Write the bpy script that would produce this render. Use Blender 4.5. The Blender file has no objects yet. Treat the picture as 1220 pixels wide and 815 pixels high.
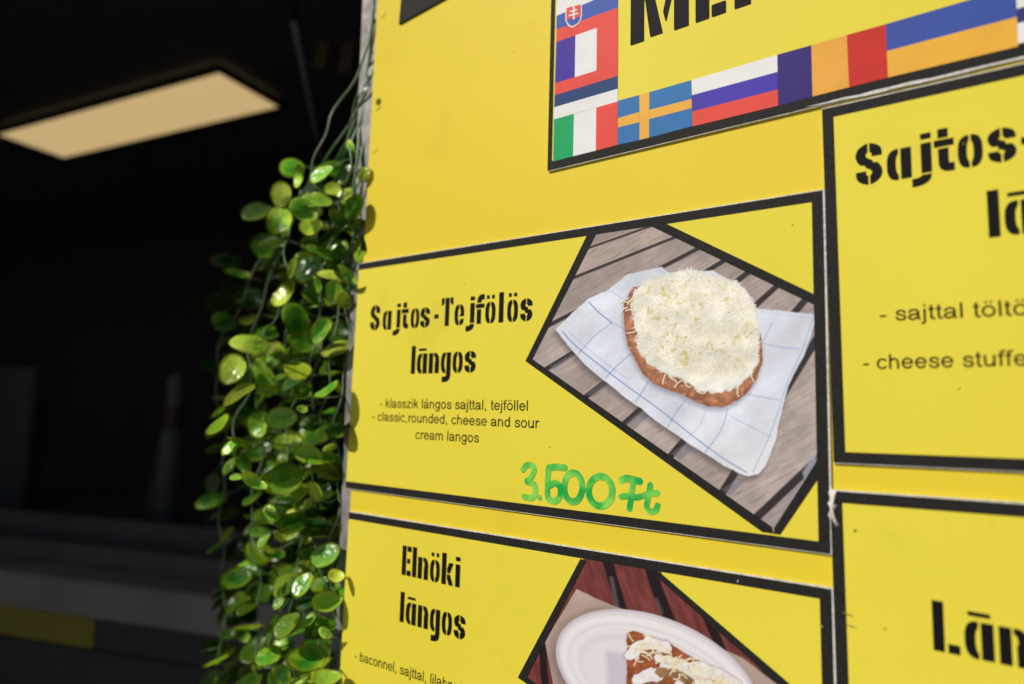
import bpy, bmesh, math, random
import numpy as np
from mathutils import Vector, Matrix

random.seed(7)
rng = np.random.default_rng(11)
SC = bpy.context.scene
COL = SC.collection
RAD = math.radians

# ---------------------------------------------------------------- camera
# solved from the vanishing points of the boards: the sign lies in the plane y = 0, facing -y
D = 0.42                      # camera distance from the sign
CZ = 1.50                     # camera height
FP = 787.254                  # focal length in photo pixels (photo 1220 x 815)
CX, CY = 610.0, 407.5
def _rot(y, p, r):
    cy, sy, cp, sp, cr, sr = math.cos(y), math.sin(y), math.cos(p), math.sin(p), math.cos(r), math.sin(r)
    Ry = np.array([[cy, 0, sy], [0, 1, 0], [-sy, 0, cy]]); Rx = np.array([[1, 0, 0], [0, cp, -sp], [0, sp, cp]])
    Rz = np.array([[cr, -sr, 0], [sr, cr, 0], [0, 0, 1]])
    return Rz @ Rx @ Ry
RM = _rot(RAD(36.44529825), RAD(-6.38965385), RAD(1.58033244))
def w3(v): return Vector((v[0], v[2], -v[1]))
CR, CDN, CF = w3(RM[0]), w3(RM[1]), w3(RM[2])     # camera right, down, forward in the world
CUP = -CDN
CPOS = Vector((0, -D, CZ))
cam_d = bpy.data.cameras.new('camera'); cam = bpy.data.objects.new('camera', cam_d); COL.objects.link(cam)
cam_d.sensor_width = 36; cam_d.lens = FP / 1220 * 36; cam_d.clip_start = .01; cam_d.clip_end = 500
cam.matrix_world = Matrix(((CR.x, CUP.x, -CF.x, 0), (CR.y, CUP.y, -CF.y, -D), (CR.z, CUP.z, -CF.z, CZ), (0, 0, 0, 1)))
cam_d.dof.use_dof = True; cam_d.dof.focus_distance = 0.47; cam_d.dof.aperture_fstop = 3.0
SC.camera = cam

# ---------------------------------------------------------------- light
SUN_AZ, SUN_EL = 64.0, 37.0   # azimuth out of the sign plane, from the left; elevation
to_sun = Vector((-math.cos(RAD(SUN_EL)) * math.cos(RAD(SUN_AZ)), -math.cos(RAD(SUN_EL)) * math.sin(RAD(SUN_AZ)), math.sin(RAD(SUN_EL))))
W = bpy.data.worlds.new('World'); SC.world = W; W.use_nodes = True
wn = W.node_tree.nodes; wl = W.node_tree.links
sky = wn.new('ShaderNodeTexSky'); sky.sky_type = 'NISHITA'; sky.sun_disc = False
sky.sun_elevation = RAD(SUN_EL); sky.sun_rotation = math.atan2(to_sun.x, to_sun.y)
wl.new(sky.outputs[0], wn['Background'].inputs[0]); wn['Background'].inputs[1].default_value = 0.05
sd = bpy.data.lights.new('sun', 'SUN'); sd.energy = 3.75; sd.angle = RAD(.5); sd.color = (1, .95, .87)
so = bpy.data.objects.new('sun', sd); COL.objects.link(so); so.rotation_euler = (-to_sun).to_track_quat('-Z', 'Y').to_euler(); so.location = (-3, -5, 6)
SC.view_settings.view_transform = 'Standard'; SC.view_settings.look = 'None'
SC.view_settings.exposure = 0.0; SC.view_settings.gamma = 1; SC.view_settings.use_curve_mapping = False
SC.cycles.max_bounces = 6

# ---------------------------------------------------------------- photo pixel <-> sign plane (used to measure the print)
def P(px, py, off=0.0):
    """point of the sign plane (x, z) seen at a photo pixel, off = metres in front of the board"""
    d = RM.T @ np.array([(px - CX) / FP, (py - CY) / FP, 1.0]); t = (D - off) / d[2]
    return (d[0] * t, CZ - d[1] * t)
def Pinv(X, Z, off=0.0):
    v = np.stack([X, -(Z - CZ), np.full_like(X, D - off)]); c = np.tensordot(RM, v, 1)
    return c[0] / c[2] * FP + CX, c[1] / c[2] * FP + CY
def ray(px, py): return w3(RM.T @ np.array([(px - CX) / FP, (py - CY) / FP, 1.0]))
def at(px, py, t): return CPOS + ray(px, py) * t       # t = depth along the optical axis

# ---------------------------------------------------------------- materials
def s2l(c):
    c = np.asarray(c, float) / 255.0
    return np.where(c <= .04045, c / 12.92, ((c + .055) / 1.055) ** 2.4)
def rgba(c): return (*[float(v) for v in c], 1.0)
def mat(name, color, rough=.5, spec=.5, metal=0, noise=0, nscale=20, bump=0, bscale=80, c2=None, emit=0, coat=0, detail=4):
    m = bpy.data.materials.new(name); m.use_nodes = True; nt = m.node_tree; n = nt.nodes; b = n['Principled BSDF']
    b.inputs['Base Color'].default_value = rgba(color); b.inputs['Roughness'].default_value = rough
    b.inputs['Specular IOR Level'].default_value = spec; b.inputs['Metallic'].default_value = metal; b.inputs['Coat Weight'].default_value = coat
    tc = n.new('ShaderNodeTexCoord')
    if noise or c2 is not None:
        t = n.new('ShaderNodeTexNoise'); t.inputs['Scale'].default_value = nscale; t.inputs['Detail'].default_value = detail
        nt.links.new(tc.outputs['Object'], t.inputs['Vector'])
        mx = n.new('ShaderNodeMix'); mx.data_type = 'RGBA'
        mx.inputs[6].default_value = rgba(color); mx.inputs[7].default_value = rgba(c2 if c2 is not None else [v * (1 - noise) for v in color])
        rp = n.new('ShaderNodeValToRGB'); rp.color_ramp.elements[0].position = .38; rp.color_ramp.elements[1].position = .66
        nt.links.new(t.outputs[0], rp.inputs[0]); nt.links.new(rp.outputs[0], mx.inputs[0]); nt.links.new(mx.outputs[2], b.inputs['Base Color'])
    if bump:
        t2 = n.new('ShaderNodeTexNoise'); t2.inputs['Scale'].default_value = bscale; t2.inputs['Detail'].default_value = 3
        nt.links.new(tc.outputs['Object'], t2.inputs['Vector']); bp = n.new('ShaderNodeBump'); bp.inputs['Strength'].default_value = bump; bp.inputs['Distance'].default_value = .002
        nt.links.new(t2.outputs[0], bp.inputs['Height']); nt.links.new(bp.outputs[0], b.inputs['Normal'])
    if emit:
        b.inputs['Emission Color'].default_value = rgba(color); b.inputs['Emission Strength'].default_value = emit
    return m
def print_mat(name, base, warm, rough=.55, speck=True):
    """laminated print: two close tones in broad clouds, faint grubby flecks, soft waviness"""
    m = mat(name, base, rough=rough, spec=.14, c2=warm, nscale=3.2, bump=.22, bscale=9, detail=2)
    if speck:
        nt = m.node_tree; n = nt.nodes; b = n['Principled BSDF']; src = b.inputs['Base Color'].links[0].from_socket
        tc = n.new('ShaderNodeTexCoord')
        def layer(src, scale, lo, hi, col, typ='noise'):
            t = n.new('ShaderNodeTexNoise'); t.inputs['Scale'].default_value = scale; t.inputs['Detail'].default_value = 5; t.inputs['Roughness'].default_value = .6
            nt.links.new(tc.outputs['Object'], t.inputs['Vector'])
            r = n.new('ShaderNodeMapRange'); r.inputs[1].default_value = lo; r.inputs[2].default_value = hi; r.inputs[3].default_value = 0; r.inputs[4].default_value = 1
            nt.links.new(t.outputs[0], r.inputs[0])
            mx = n.new('ShaderNodeMix'); mx.data_type = 'RGBA'; mx.inputs[7].default_value = rgba(col)
            nt.links.new(src, mx.inputs[6]); nt.links.new(r.outputs[0], mx.inputs[0]); return mx.outputs[2]
        src = layer(src, 90, .70, .86, [base[0] * .55, base[1] * .5, base[2] * .6])
        src = layer(src, 11, .60, .95, [base[0] * .80, base[1] * .76, base[2] * .8])
        src = layer(src, 340, .70, .80, [base[0] * .72, base[1] * .70, base[2] * .8])
        nt.links.new(src, b.inputs['Base Color'])
    return m
def vc_mat(name, rough=.55, noise=.06):
    m = mat(name, (.5, .5, .5), rough=rough, spec=.14, bump=.2, bscale=9); nt = m.node_tree; n = nt.nodes; b = n['Principled BSDF']
    a = n.new('ShaderNodeAttribute'); a.attribute_name = 'ink'; nt.links.new(a.outputs['Color'], b.inputs['Base Color']); return m

M = {}
M['yellow'] = print_mat('backing_yellow', (.765, .595, .040), (.725, .56, .034))
M['card'] = print_mat('card_yellow', (.77, .655, .060), (.73, .61, .049))
M['black'] = mat('black_print', (.016, .016, .015), rough=.6, spec=.08, c2=(.024, .023, .021), nscale=420, bump=.05, bscale=500)
M['blackletter'] = mat('black_lettering', (.008, .0075, .007), rough=.6, spec=.08)
M['core'] = mat('foam_core_white', (.74, .72, .66), rough=.8, noise=.25, nscale=300, bump=.5, bscale=400)
M['marker'] = mat('green_marker', (.006, .36, .055), rough=.5, spec=.25, c2=(.24, .66, .085), nscale=75, detail=3)
M['ink'] = vc_mat('printed_photograph')
M['zinc'] = mat('galvanised_steel', (.30, .29, .275), rough=.6, metal=.3, noise=.45, nscale=60, bump=.4, bscale=120)
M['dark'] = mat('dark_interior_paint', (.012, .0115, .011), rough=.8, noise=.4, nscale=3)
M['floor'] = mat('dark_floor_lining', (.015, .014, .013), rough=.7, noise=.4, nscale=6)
M['counter'] = mat('greyish_counter_laminate', (.20, .18, .155), rough=.6, noise=.2, nscale=8)
M['rail'] = mat('dull_aluminium_rail', (.095, .082, .072), rough=.6, noise=.3, nscale=10)
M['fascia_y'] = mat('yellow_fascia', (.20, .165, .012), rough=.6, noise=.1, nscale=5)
M['fascia_d'] = mat('dark_fascia', (.03, .03, .029), rough=.6, noise=.3, nscale=5)
M['led'] = mat('led_diffuser', (.66, .47, .215), rough=.6, emit=.84)
M['ledframe'] = mat('led_frame', (.02, .018, .016), rough=.7, noise=.2)
M['rod'] = mat('dark_painted_rod', (.011, .011, .011), rough=.9, spec=.05, noise=.2)
M['brown'] = mat('brown_hanging_cloth', (.10, .075, .035), rough=.9, noise=.4, nscale=12)
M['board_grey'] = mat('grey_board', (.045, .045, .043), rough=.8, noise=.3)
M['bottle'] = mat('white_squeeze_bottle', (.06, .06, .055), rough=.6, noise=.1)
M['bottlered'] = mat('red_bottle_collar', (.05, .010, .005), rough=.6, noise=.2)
M['pave'] = mat('grey_paving', (.22, .21, .20), rough=.85, noise=.35, nscale=4, bump=.5, bscale=30)
M['plaster'] = mat('grey_plaster', (.16, .15, .14), rough=.9, noise=.25, nscale=3, bump=.4, bscale=40)
M['roof'] = mat('dark_roof_sheet', (.05, .05, .05), rough=.7, noise=.3)
M['tie'] = mat('white_plastic_tie', (.7, .7, .68), rough=.4, noise=.1)
FLG = {k: mat('print_' + k, v, rough=.55, spec=.12, bump=.2, bscale=9, noise=.07, nscale=40) for k, v in dict(
    white=(.78, .77, .76), blue=(.045, .10, .40), red=(.74, .075, .055), deepblue=(.055, .028, .33), navy=(.018, .05, .17),
    green=(.006, .36, .12), swblue=(.035, .17, .42), swyellow=(.80, .42, .06), ruviolet=(.060, .040, .40), rored=(.55, .030, .022),
    roblue=(.035, .018, .17), royellow=(.78, .38, .055), uablue=(.045, .085, .36), uayellow=(.80, .42, .05), fiblue=(.03, .04, .16)).items()}

def leaf_material(name='glossy_plastic_leaf', ramp=((.022, .24, .028), (.11, .44, .026), (.30, .56, .028), (.48, .62, .035)), rim=(.60, .66, .04)):
    m = bpy.data.materials.new(name); m.use_nodes = True; nt = m.node_tree; n = nt.nodes; b = n['Principled BSDF']
    oi = n.new('ShaderNodeObjectInfo'); at_ = n.new('ShaderNodeAttribute'); at_.attribute_name = 'rim'
    tc = n.new('ShaderNodeTexCoord'); t = n.new('ShaderNodeTexNoise'); t.inputs['Scale'].default_value = 3.0; t.inputs['Detail'].default_value = 2
    ad = n.new('ShaderNodeVectorMath'); ad.operation = 'ADD'; cb = n.new('ShaderNodeCombineXYZ'); ml = n.new('ShaderNodeMath'); ml.operation = 'MULTIPLY'; ml.inputs[1].default_value = 31
    nt.links.new(oi.outputs['Random'], ml.inputs[0]); nt.links.new(ml.outputs[0], cb.inputs[0]); nt.links.new(tc.outputs['Object'], ad.inputs[0]); nt.links.new(cb.outputs[0], ad.inputs[1]); nt.links.new(ad.outputs[0], t.inputs['Vector'])
    # object colour choice
    r1 = n.new('ShaderNodeValToRGB'); e = r1.color_ramp.elements
    e[0].position = 0; e[0].color = (*ramp[0], 1); e[1].position = 1; e[1].color = (*ramp[3], 1)
    x = r1.color_ramp.elements.new(.45); x.color = (*ramp[1], 1)
    x = r1.color_ramp.elements.new(.75); x.color = (*ramp[2], 1)
    nt.links.new(oi.outputs['Random'], r1.inputs[0])
    mx = n.new('ShaderNodeMix'); mx.data_type = 'RGBA'; mx.inputs[7].default_value = (*rim, 1)
    f = n.new('ShaderNodeMath'); f.operation = 'MULTIPLY_ADD'; f.inputs[1].default_value = .55; nt.links.new(at_.outputs['Fac'], f.inputs[0])
    g = n.new('ShaderNodeMapRange'); g.inputs[1].default_value = .45; g.inputs[2].default_value = .7; g.inputs[3].default_value = 0; g.inputs[4].default_value = .42
    nt.links.new(t.outputs[0], g.inputs[0]); nt.links.new(g.outputs[0], f.inputs[2]); f.use_clamp = True
    nt.links.new(f.outputs[0], mx.inputs[0]); nt.links.new(r1.outputs[0], mx.inputs[6]); nt.links.new(mx.outputs[2], b.inputs['Base Color'])
    b.inputs['Roughness'].default_value = .27; b.inputs['Specular IOR Level'].default_value = .8
    bp = n.new('ShaderNodeBump'); bp.inputs['Strength'].default_value = .12; bp.inputs['Distance'].default_value = .06; nt.links.new(t.outputs[0], bp.inputs['Height']); nt.links.new(bp.outputs[0], b.inputs['Normal'])
    tr = n.new('ShaderNodeBsdfTranslucent'); nt.links.new(mx.outputs[2], tr.inputs[0])
    ms = n.new('ShaderNodeMixShader'); ms.inputs[0].default_value = .22
    nt.links.new(b.outputs[0], ms.inputs[1]); nt.links.new(tr.outputs[0], ms.inputs[2]); nt.links.new(ms.outputs[0], n['Material Output'].inputs[0])
    return m
M['leaf'] = leaf_material()
M['leaf_sunlit_tone'] = leaf_material('sunlit_tone_plastic_leaf', ((.16, .56, .09), (.38, .72, .07), (.60, .78, .08), (.72, .82, .12)), (.80, .84, .14))  # brighter copy, mostly for near leaves: sunlight put into the colour
M['leaf_shade_tone'] = leaf_material('shade_tone_plastic_leaf', ((.008, .09, .014), (.03, .16, .012), (.07, .20, .012), (.13, .23, .012)), (.22, .30, .02))  # darker copy for leaves further back: shade put into the colour
M['stem'] = mat('pale_green_plastic_stem', (.05, .16, .04), rough=.35, c2=(.20, .26, .15), nscale=22)

# ---------------------------------------------------------------- object helpers
def link(name, me, m=None, parent=None, smooth=False):
    o = bpy.data.objects.new(name, me); COL.objects.link(o)
    if m is not None:
        for k in (m if isinstance(m, (list, tuple)) else [m]): me.materials.append(k)
    if parent is not None: o.parent = parent
    if smooth: me.polygons.foreach_set('use_smooth', [True] * len(me.polygons))
    return o
def tag(o, label=None, cat=None, group=None, kind=None):
    for k, v in (('label', label), ('category', cat), ('group', group), ('kind', kind)):
        if v: o[k] = v
    return o
def empty(name, loc, label, cat, group=None, rz=0):
    o = bpy.data.objects.new(name, None); COL.objects.link(o); o.location = loc; o.rotation_euler = (0, 0, rz); o.empty_display_size = .05
    return tag(o, label, cat, group)
def pydata(name, v, f, m, parent=None, smooth=False, mi=None):
    me = bpy.data.meshes.new(name); me.from_pydata([tuple(map(float, p)) for p in v], [], f); me.update()
    o = link(name, me, m, parent, smooth)
    if mi: me.polygons.foreach_set('material_index', mi)
    return o
def box_bm(bm, c, s, rz=0, bev=0):
    r = bmesh.ops.create_cube(bm, size=1, matrix=Matrix.Translation(c) @ Matrix.Rotation(rz, 4, 'Z') @ Matrix.Diagonal((*s, 1)))
    if bev: bmesh.ops.bevel(bm, geom=list({e for v in r['verts'] for e in v.link_edges}), offset=bev, segments=2, affect='EDGES')
def bm_obj(name, bm, m, parent=None, smooth=False):
    me = bpy.data.meshes.new(name); bm.to_mesh(me); bm.free(); return link(name, me, m, parent, smooth)
def prism_plate(name, poly, y0, y1, mats, parent, bulge=None):
    """a plate: polygon in (x, z), front face at y0 (towards the viewer) with mats[0], sides and back mats[1]"""
    n = len(poly); v = [(x, y0, z) for x, z in poly] + [(x, y1, z) for x, z in poly]
    f = [tuple(range(n)), tuple(range(2 * n - 1, n - 1, -1))] + [(i, i + n, (i + 1) % n + n, (i + 1) % n) for i in range(n)]
    o = pydata(name, v, f, mats, parent, mi=[0, 1] + [1] * n)
    bm = bmesh.new(); bm.from_mesh(o.data); bmesh.ops.recalc_face_normals(bm, faces=bm.faces)
    bmesh.ops.triangulate(bm, faces=[g for g in bm.faces if len(g.verts) > 4]); bm.to_mesh(o.data); bm.free(); return o
def flat(name, polys, y, m, parent, mi=None):
    """flat printed polygons at y"""
    v = []; f = []
    for p in polys:
        a = sum(p[i][0] * p[(i + 1) % len(p)][1] - p[(i + 1) % len(p)][0] * p[i][1] for i in range(len(p)))
        if a < 0: p = p[::-1]
        f.append(tuple(range(len(v), len(v) + len(p)))); v += [(x, y, z) for x, z in p]
    return pydata(name, v, f, m, parent, mi=mi)
def tube_bm(bm, pts, rad, k=6):
    pts = [Vector(p) for p in pts]; rings = []
    for i, p in enumerate(pts):
        d = (pts[min(i + 1, len(pts) - 1)] - pts[max(i - 1, 0)]).normalized()
        a = d.orthogonal().normalized() if i == 0 else (rings_a - d * rings_a.dot(d)).normalized()
        rings_a = a; b = d.cross(a); r = rad[i] if isinstance(rad, (list, tuple)) else rad
        rings.append([bm.verts.new(p + (a * math.cos(2 * math.pi * j / k) + b * math.sin(2 * math.pi * j / k)) * r) for j in range(k)])
    for i in range(len(rings) - 1):
        for j in range(k): bm.faces.new((rings[i][j], rings[i][(j + 1) % k], rings[i + 1][(j + 1) % k], rings[i + 1][j]))
    bm.faces.new(rings[0][::-1]); bm.faces.new(rings[-1])
def lathe(name, prof, c, m, parent, k=24):
    bm = bmesh.new(); rings = []
    for r, z in prof: rings.append([bm.verts.new((c[0] + r * math.cos(2 * math.pi * j / k), c[1] + r * math.sin(2 * math.pi * j / k), c[2] + z)) for j in range(k)])
    for i in range(len(rings) - 1):
        for j in range(k): bm.faces.new((rings[i][j], rings[i][(j + 1) % k], rings[i + 1][(j + 1) % k], rings[i + 1][j]))
    bm.faces.new(rings[0][::-1]); bm.faces.new(rings[-1]); return bm_obj(name, bm, m, parent, True)

# ---------------------------------------------------------------- stencil alphabet as distance fields (mm), meshed by marching squares
def sbox(x0, y0, x1, y1):
    def f(X, Y): return np.maximum(np.maximum(x0 - X, X - x1), np.maximum(y0 - Y, Y - y1))
    return f
def ssup(cx, cy, rx, ry, e=2.7):
    def f(X, Y): return ((np.abs((X - cx) / rx) ** e + np.abs((Y - cy) / ry) ** e) ** (1 / e) - 1) * min(rx, ry)
    return f
def spl(pts, w):
    def f(X, Y):
        d = np.full(X.shape, 1e9)
        for (ax, ay), (bx, by) in zip(pts[:-1], pts[1:]):
            ux, uy = bx - ax, by - ay; t = np.clip(((X - ax) * ux + (Y - ay) * uy) / (ux * ux + uy * uy + 1e-12), 0, 1)
            d = np.minimum(d, np.hypot(X - ax - ux * t, Y - ay - uy * t))
        return d - w / 2
    return f
def spoly(pts):
    def f(X, Y):
        d = np.full(X.shape, 1e9); ins = np.zeros(X.shape, bool); n = len(pts)
        for i in range(n):
            ax, ay = pts[i]; bx, by = pts[(i + 1) % n]; ux, uy = bx - ax, by - ay
            t = np.clip(((X - ax) * ux + (Y - ay) * uy) / (ux * ux + uy * uy + 1e-12), 0, 1)
            d = np.minimum(d, np.hypot(X - ax - ux * t, Y - ay - uy * t))
            c = ((ay > Y) != (by > Y)); xi = (bx - ax) * (Y - ay) / (by - ay + 1e-12) + ax; ins ^= c & (X < xi)
        return np.where(ins, -d, d)
    return f
def U(*a): return lambda X, Y: np.minimum.reduce([g(X, Y) for g in a])
def I(*a): return lambda X, Y: np.maximum.reduce([g(X, Y) for g in a])
def S(a, *b): return lambda X, Y: np.maximum.reduce([a(X, Y)] + [-g(X, Y) for g in b])
B = 99
def ring(cx, rx, h=18, inner=1.5): return S(ssup(cx, h / 2, rx, h / 2 + .15, 2.8), ssup(cx, h / 2, inner, h / 2 - 3.1, 2.4))
def bez(pts, n=20):
    """smooth path through control points (Catmull-Rom)"""
    p = [np.array(q, float) for q in pts]; p = [2 * p[0] - p[1]] + p + [2 * p[-1] - p[-2]]; out = []
    for i in range(1, len(p) - 2):
        for t in np.linspace(0, 1, max(2, n // (len(p) - 3)), endpoint=False):
            out.append(tuple(.5 * ((2 * p[i]) + (-p[i - 1] + p[i + 1]) * t + (2 * p[i - 1] - 5 * p[i] + 4 * p[i + 1] - p[i + 2]) * t * t + (-p[i - 1] + 3 * p[i] - 3 * p[i + 1] + p[i + 2]) * t ** 3)))
    out.append(tuple(p[-2])); return out
SP = [(9.7, 12.0), (9.3, 14.6), (6.8, 15.9), (5.2, 15.9), (2.9, 14.6), (2.4, 12.4), (3.6, 10.4), (6, 9), (8.4, 7.6), (9.6, 5.6), (9.1, 3.4), (6.8, 2.1), (5.2, 2.1), (2.7, 3.4), (2.3, 6.0)]
def s_glyph(sx, sy, w):
    p = bez([(x * sx, y * sy) for x, y in SP], 70)
    cutA = sbox(6.2 * sx, -B, B, 11.7 * sy); capA = I(sbox(6.2 * sx, 9.6 * sy, B, 12.1 * sy)); capB = sbox(-B, 5.9 * sy, 5.8 * sx, 8.4 * sy)
    body = spl(p, w)
    main = I(body, sbox(-B, -B, B, B))
    endA = sbox(7.6 * sx, 9.3 * sy, B, 12.0 * sy)     # trims the round caps straight
    endB = sbox(-B, 6.0 * sy, 4.4 * sx, 8.7 * sy)
    return S(main, I(endA, spl([(9.7 * sx, 12 * sy), (9.7 * sx, 11.0 * sy)], w * 1.05)), I(endB, spl([(2.3 * sx, 6 * sy), (2.3 * sx, 7 * sy)], w * 1.05)),
             sbox(6 * sx - .45, 12.9 * sy, 6 * sx + .45, B), sbox(6 * sx - .45, -B, 6 * sx + .45, 5.1 * sy))
bowl = S(ring(6, 6), sbox(5.8, -B, B, B))
umlaut = U(sbox(1.2, 20.6, 4.3, 23.8), sbox(6.7, 20.6, 9.8, 23.8))
og = S(ring(5.5, 5.5), sbox(5.05, -B, 5.95, B))
ag = U(bowl, sbox(6.9, 0, 12.1, 18))
G = {
 'o': (og, 11), 'ö': (U(og, umlaut), 11), 'a': (ag, 12.1), 'á': (U(ag, sbox(1.6, 20.4, 11, 22.6)), 12.1),
 'l': (sbox(0, 0, 5, 25.3), 5), 's': (s_glyph(1, 1, 4.7), 12), 'S': (s_glyph(1.14, 1.39, 5.3), 13.7),
 't': (U(sbox(1.9, 19.4, 6.7, 24.6), sbox(0, 14.4, 9.2, 18.4), I(U(sbox(1.9, 5, 6.7, 13.4), spl(bez([(4.3, 6.5), (4.6, 3.6), (6.4, 2.4), (9.6, 2.2)]), 4.8)), sbox(-B, 0, 9.2, 13.4))), 9.2),
 'j': (U(sbox(0, 20.6, 5, 24), sbox(0, 1.3, 5, 18.4), I(spl(bez([(2.6, 1.2), (1.8, -1.8), (-.8, -3.2), (-4.6, -3.6)]), 4.8), sbox(-4.6, -6, 5, .4))), 5),
 '-': (sbox(0, 7.2, 5.4, 11), 5.4), ' ': (None, 8),
 'T': (U(sbox(4.4, 0, 9.4, 25), spoly([(0, 25), (3.5, 25), (3.5, 20.6), (1.6, 18.4), (0, 18.4)]), spoly([(10.3, 25), (13.8, 25), (13.8, 18.4), (12.2, 18.4), (10.3, 20.6)])), 13.8),
 'e': (U(S(ring(5.6, 5.6), sbox(5.15, -B, B, B)), S(I(U(ring(5.6, 5.6), sbox(5.9, 7.6, 8, 9.4)), sbox(6.05, 7.6, B, B))), I(ring(5.6, 5.6), sbox(6.05, -B, B, 5.4))), 11.2),
 'f': (U(sbox(1.2, 0, 6, 12.6), sbox(0, 13.5, 9.4, 17.2), I(spl(bez([(3.6, 17), (3.9, 20.6), (5.6, 22.6), (9.4, 22.9)]), 4.8), sbox(-B, 18.1, 9.4, B))), 9.4),
 'n': (U(sbox(0, 0, 5, 18), I(U(sbox(7, 0, 12, 10.5), I(ring(6.2, 5.8), sbox(5.9, 10, B, B))), sbox(5.9, 0, 12, B))), 12),
 'g': (U(S(ring(5.6, 5.6), sbox(5.4, -B, B, B)), sbox(6.3, -1, 11.2, 18), I(spl(bez([(8.8, -.6), (8.2, -3.8), (6, -5.2), (1.6, -5.5)]), 4.9), sbox(1.6, -B, 11.2, 0))), 11.2),
 'E': (U(sbox(0, 0, 5, 25), sbox(5.9, 20.4, 11, 25), sbox(5.9, 10.4, 9.8, 14.6), sbox(5.9, 0, 11, 4.6)), 11),
 'k': (U(sbox(0, 0, 5, 25.3), spoly([(5.9, 9.6), (5.9, 13.2), (8.0, 18), (12.8, 18), (9.2, 9.6)]), spoly([(5.9, 8.7), (9.2, 8.7), (12.9, 0), (8.1, 0), (5.9, 5.2)])), 12.9),
 'i': (U(sbox(0, 20.6, 5, 24), sbox(0, 0, 5, 18)), 5), 'L': (U(sbox(0, 0, 5, 25), sbox(6.5, 0, 11.6, 4.6)), 11.6),
 'M': (U(sbox(0, 0, 5.6, 25), spoly([(4.6, 25), (8.0, 25), (13.2, .6), (8.2, .6), (5.9, 17)]), spoly([(14.4, 4.2), (13.3, 9), (16.8, 25), (17.8, 25), (16.9, 14)]), sbox(17.6, 0, 23.2, 25)), 23.2),
 'N': (U(sbox(0, 0, 5.6, 25), spoly([(5.2, 25), (9, 25), (15.0, 0), (11, 0), (6.6, 14)]), sbox(14.8, 8, 19, 25)), 19),
}
G['ü'] = G['i']
_cache = {}
def march(fn, x0, y0, x1, y1, h):
    """filled region fn<0 as polygons: full rows of cells merged, edge cells clipped"""
    nx, ny = int((x1 - x0) / h) + 2, int((y1 - y0) / h) + 2
    xs = x0 + h * np.arange(nx); ys = y0 + h * np.arange(ny); X, Y = np.meshgrid(xs, ys); F = fn(X, Y); IN = F < 0; polys = []
    for j in range(ny - 1):
        i = 0
        while i < nx - 1:
            c = (IN[j, i], IN[j, i + 1], IN[j + 1, i + 1], IN[j + 1, i]); n = sum(c)
            if n == 4:
                k = i
                while k < nx - 1 and IN[j, k] and IN[j, k + 1] and IN[j + 1, k + 1] and IN[j + 1, k]: k += 1
                polys.append([(xs[i], ys[j]), (xs[k], ys[j]), (xs[k], ys[j + 1]), (xs[i], ys[j + 1])]); i = k; continue
            if n:
                q = [(i, j), (i + 1, j), (i + 1, j + 1), (i, j + 1)]; out = []
                for a in range(4):
                    (ia, ja), (ib, jb) = q[a], q[(a + 1) % 4]; fa, fb = F[ja, ia], F[jb, ib]
                    if fa < 0: out.append((xs[ia], ys[ja]))
                    if (fa < 0) != (fb < 0):
                        t = fa / (fa - fb); out.append((xs[ia] + (xs[ib] - xs[ia]) * t, ys[ja] + (ys[jb] - ys[ja]) * t))
                if len(out) > 2: polys.append(out)
            i += 1
    return polys
def glyph(ch):
    if ch not in _cache: _cache[ch] = march(G[ch][0], -6, -9, 27, 27, .36) if G[ch][0] else []
    return _cache[ch]
def stencil(name, text, x, z, y, parent, scale=1.0, gaps=None, dx=(1, 0), m=None, xs=1.0):
    """text with left x, baseline z (metres), reading along dx; scale 1 = 25 mm capitals"""
    v = []; f = []; cur = 0; k = scale / 1000
    for i, ch in enumerate(text):
        if gaps and i in gaps: cur += gaps[i]
        for p in glyph(ch):
            f.append(tuple(range(len(v), len(v) + len(p))))
            for a, b in p:
                a = (a + cur) * k * xs; b = b * k; v.append((x + a * dx[0] - b * dx[1] * 0, y, z + b + a * dx[1]))
        cur += G[ch][1] + 2.0
    return pydata(name, v, f, m or M['blackletter'], parent)

# plain grotesque for the small print, x-height 1
SW = .175
def arc_(cx, cy, rx, ry, a0, a1, n=16): return [(cx + rx * math.cos(RAD(a0 + (a1 - a0) * i / n)), cy + ry * math.sin(RAD(a0 + (a1 - a0) * i / n))) for i in range(n + 1)]
def vst(x, y0, y1): return sbox(x - SW / 2, y0, x + SW / 2, y1)
def st(p): return spl(p, SW * .94)
_o = st(arc_(.535, .5, .38, .43, 0, 360, 24)); _arch = lambda x0, x1: st([(x0, .62)] + arc_((x0 + x1) / 2, .58, (x1 - x0) / 2, .35, 165, 0, 12) + [(x1, .1)])
_bow = st(arc_(.52, .5, .36, .43, 0, 360, 24))
_jt = st([(.21, 0), (.20, -.22), (.13, -.31), (.0, -.31)]); _dots = U(sbox(.28, 1.2, .45, 1.38), sbox(.62, 1.2, .79, 1.38))
_a = U(st([(.16, .70), (.24, .87), (.42, .93), (.62, .93), (.78, .84), (.82, .66), (.82, .25), (.90, .05)]), st([(.82, .58), (.60, .52), (.36, .49), (.19, .40), (.13, .26), (.20, .12), (.38, .06), (.58, .10), (.76, .24), (.82, .40)]))
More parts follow.
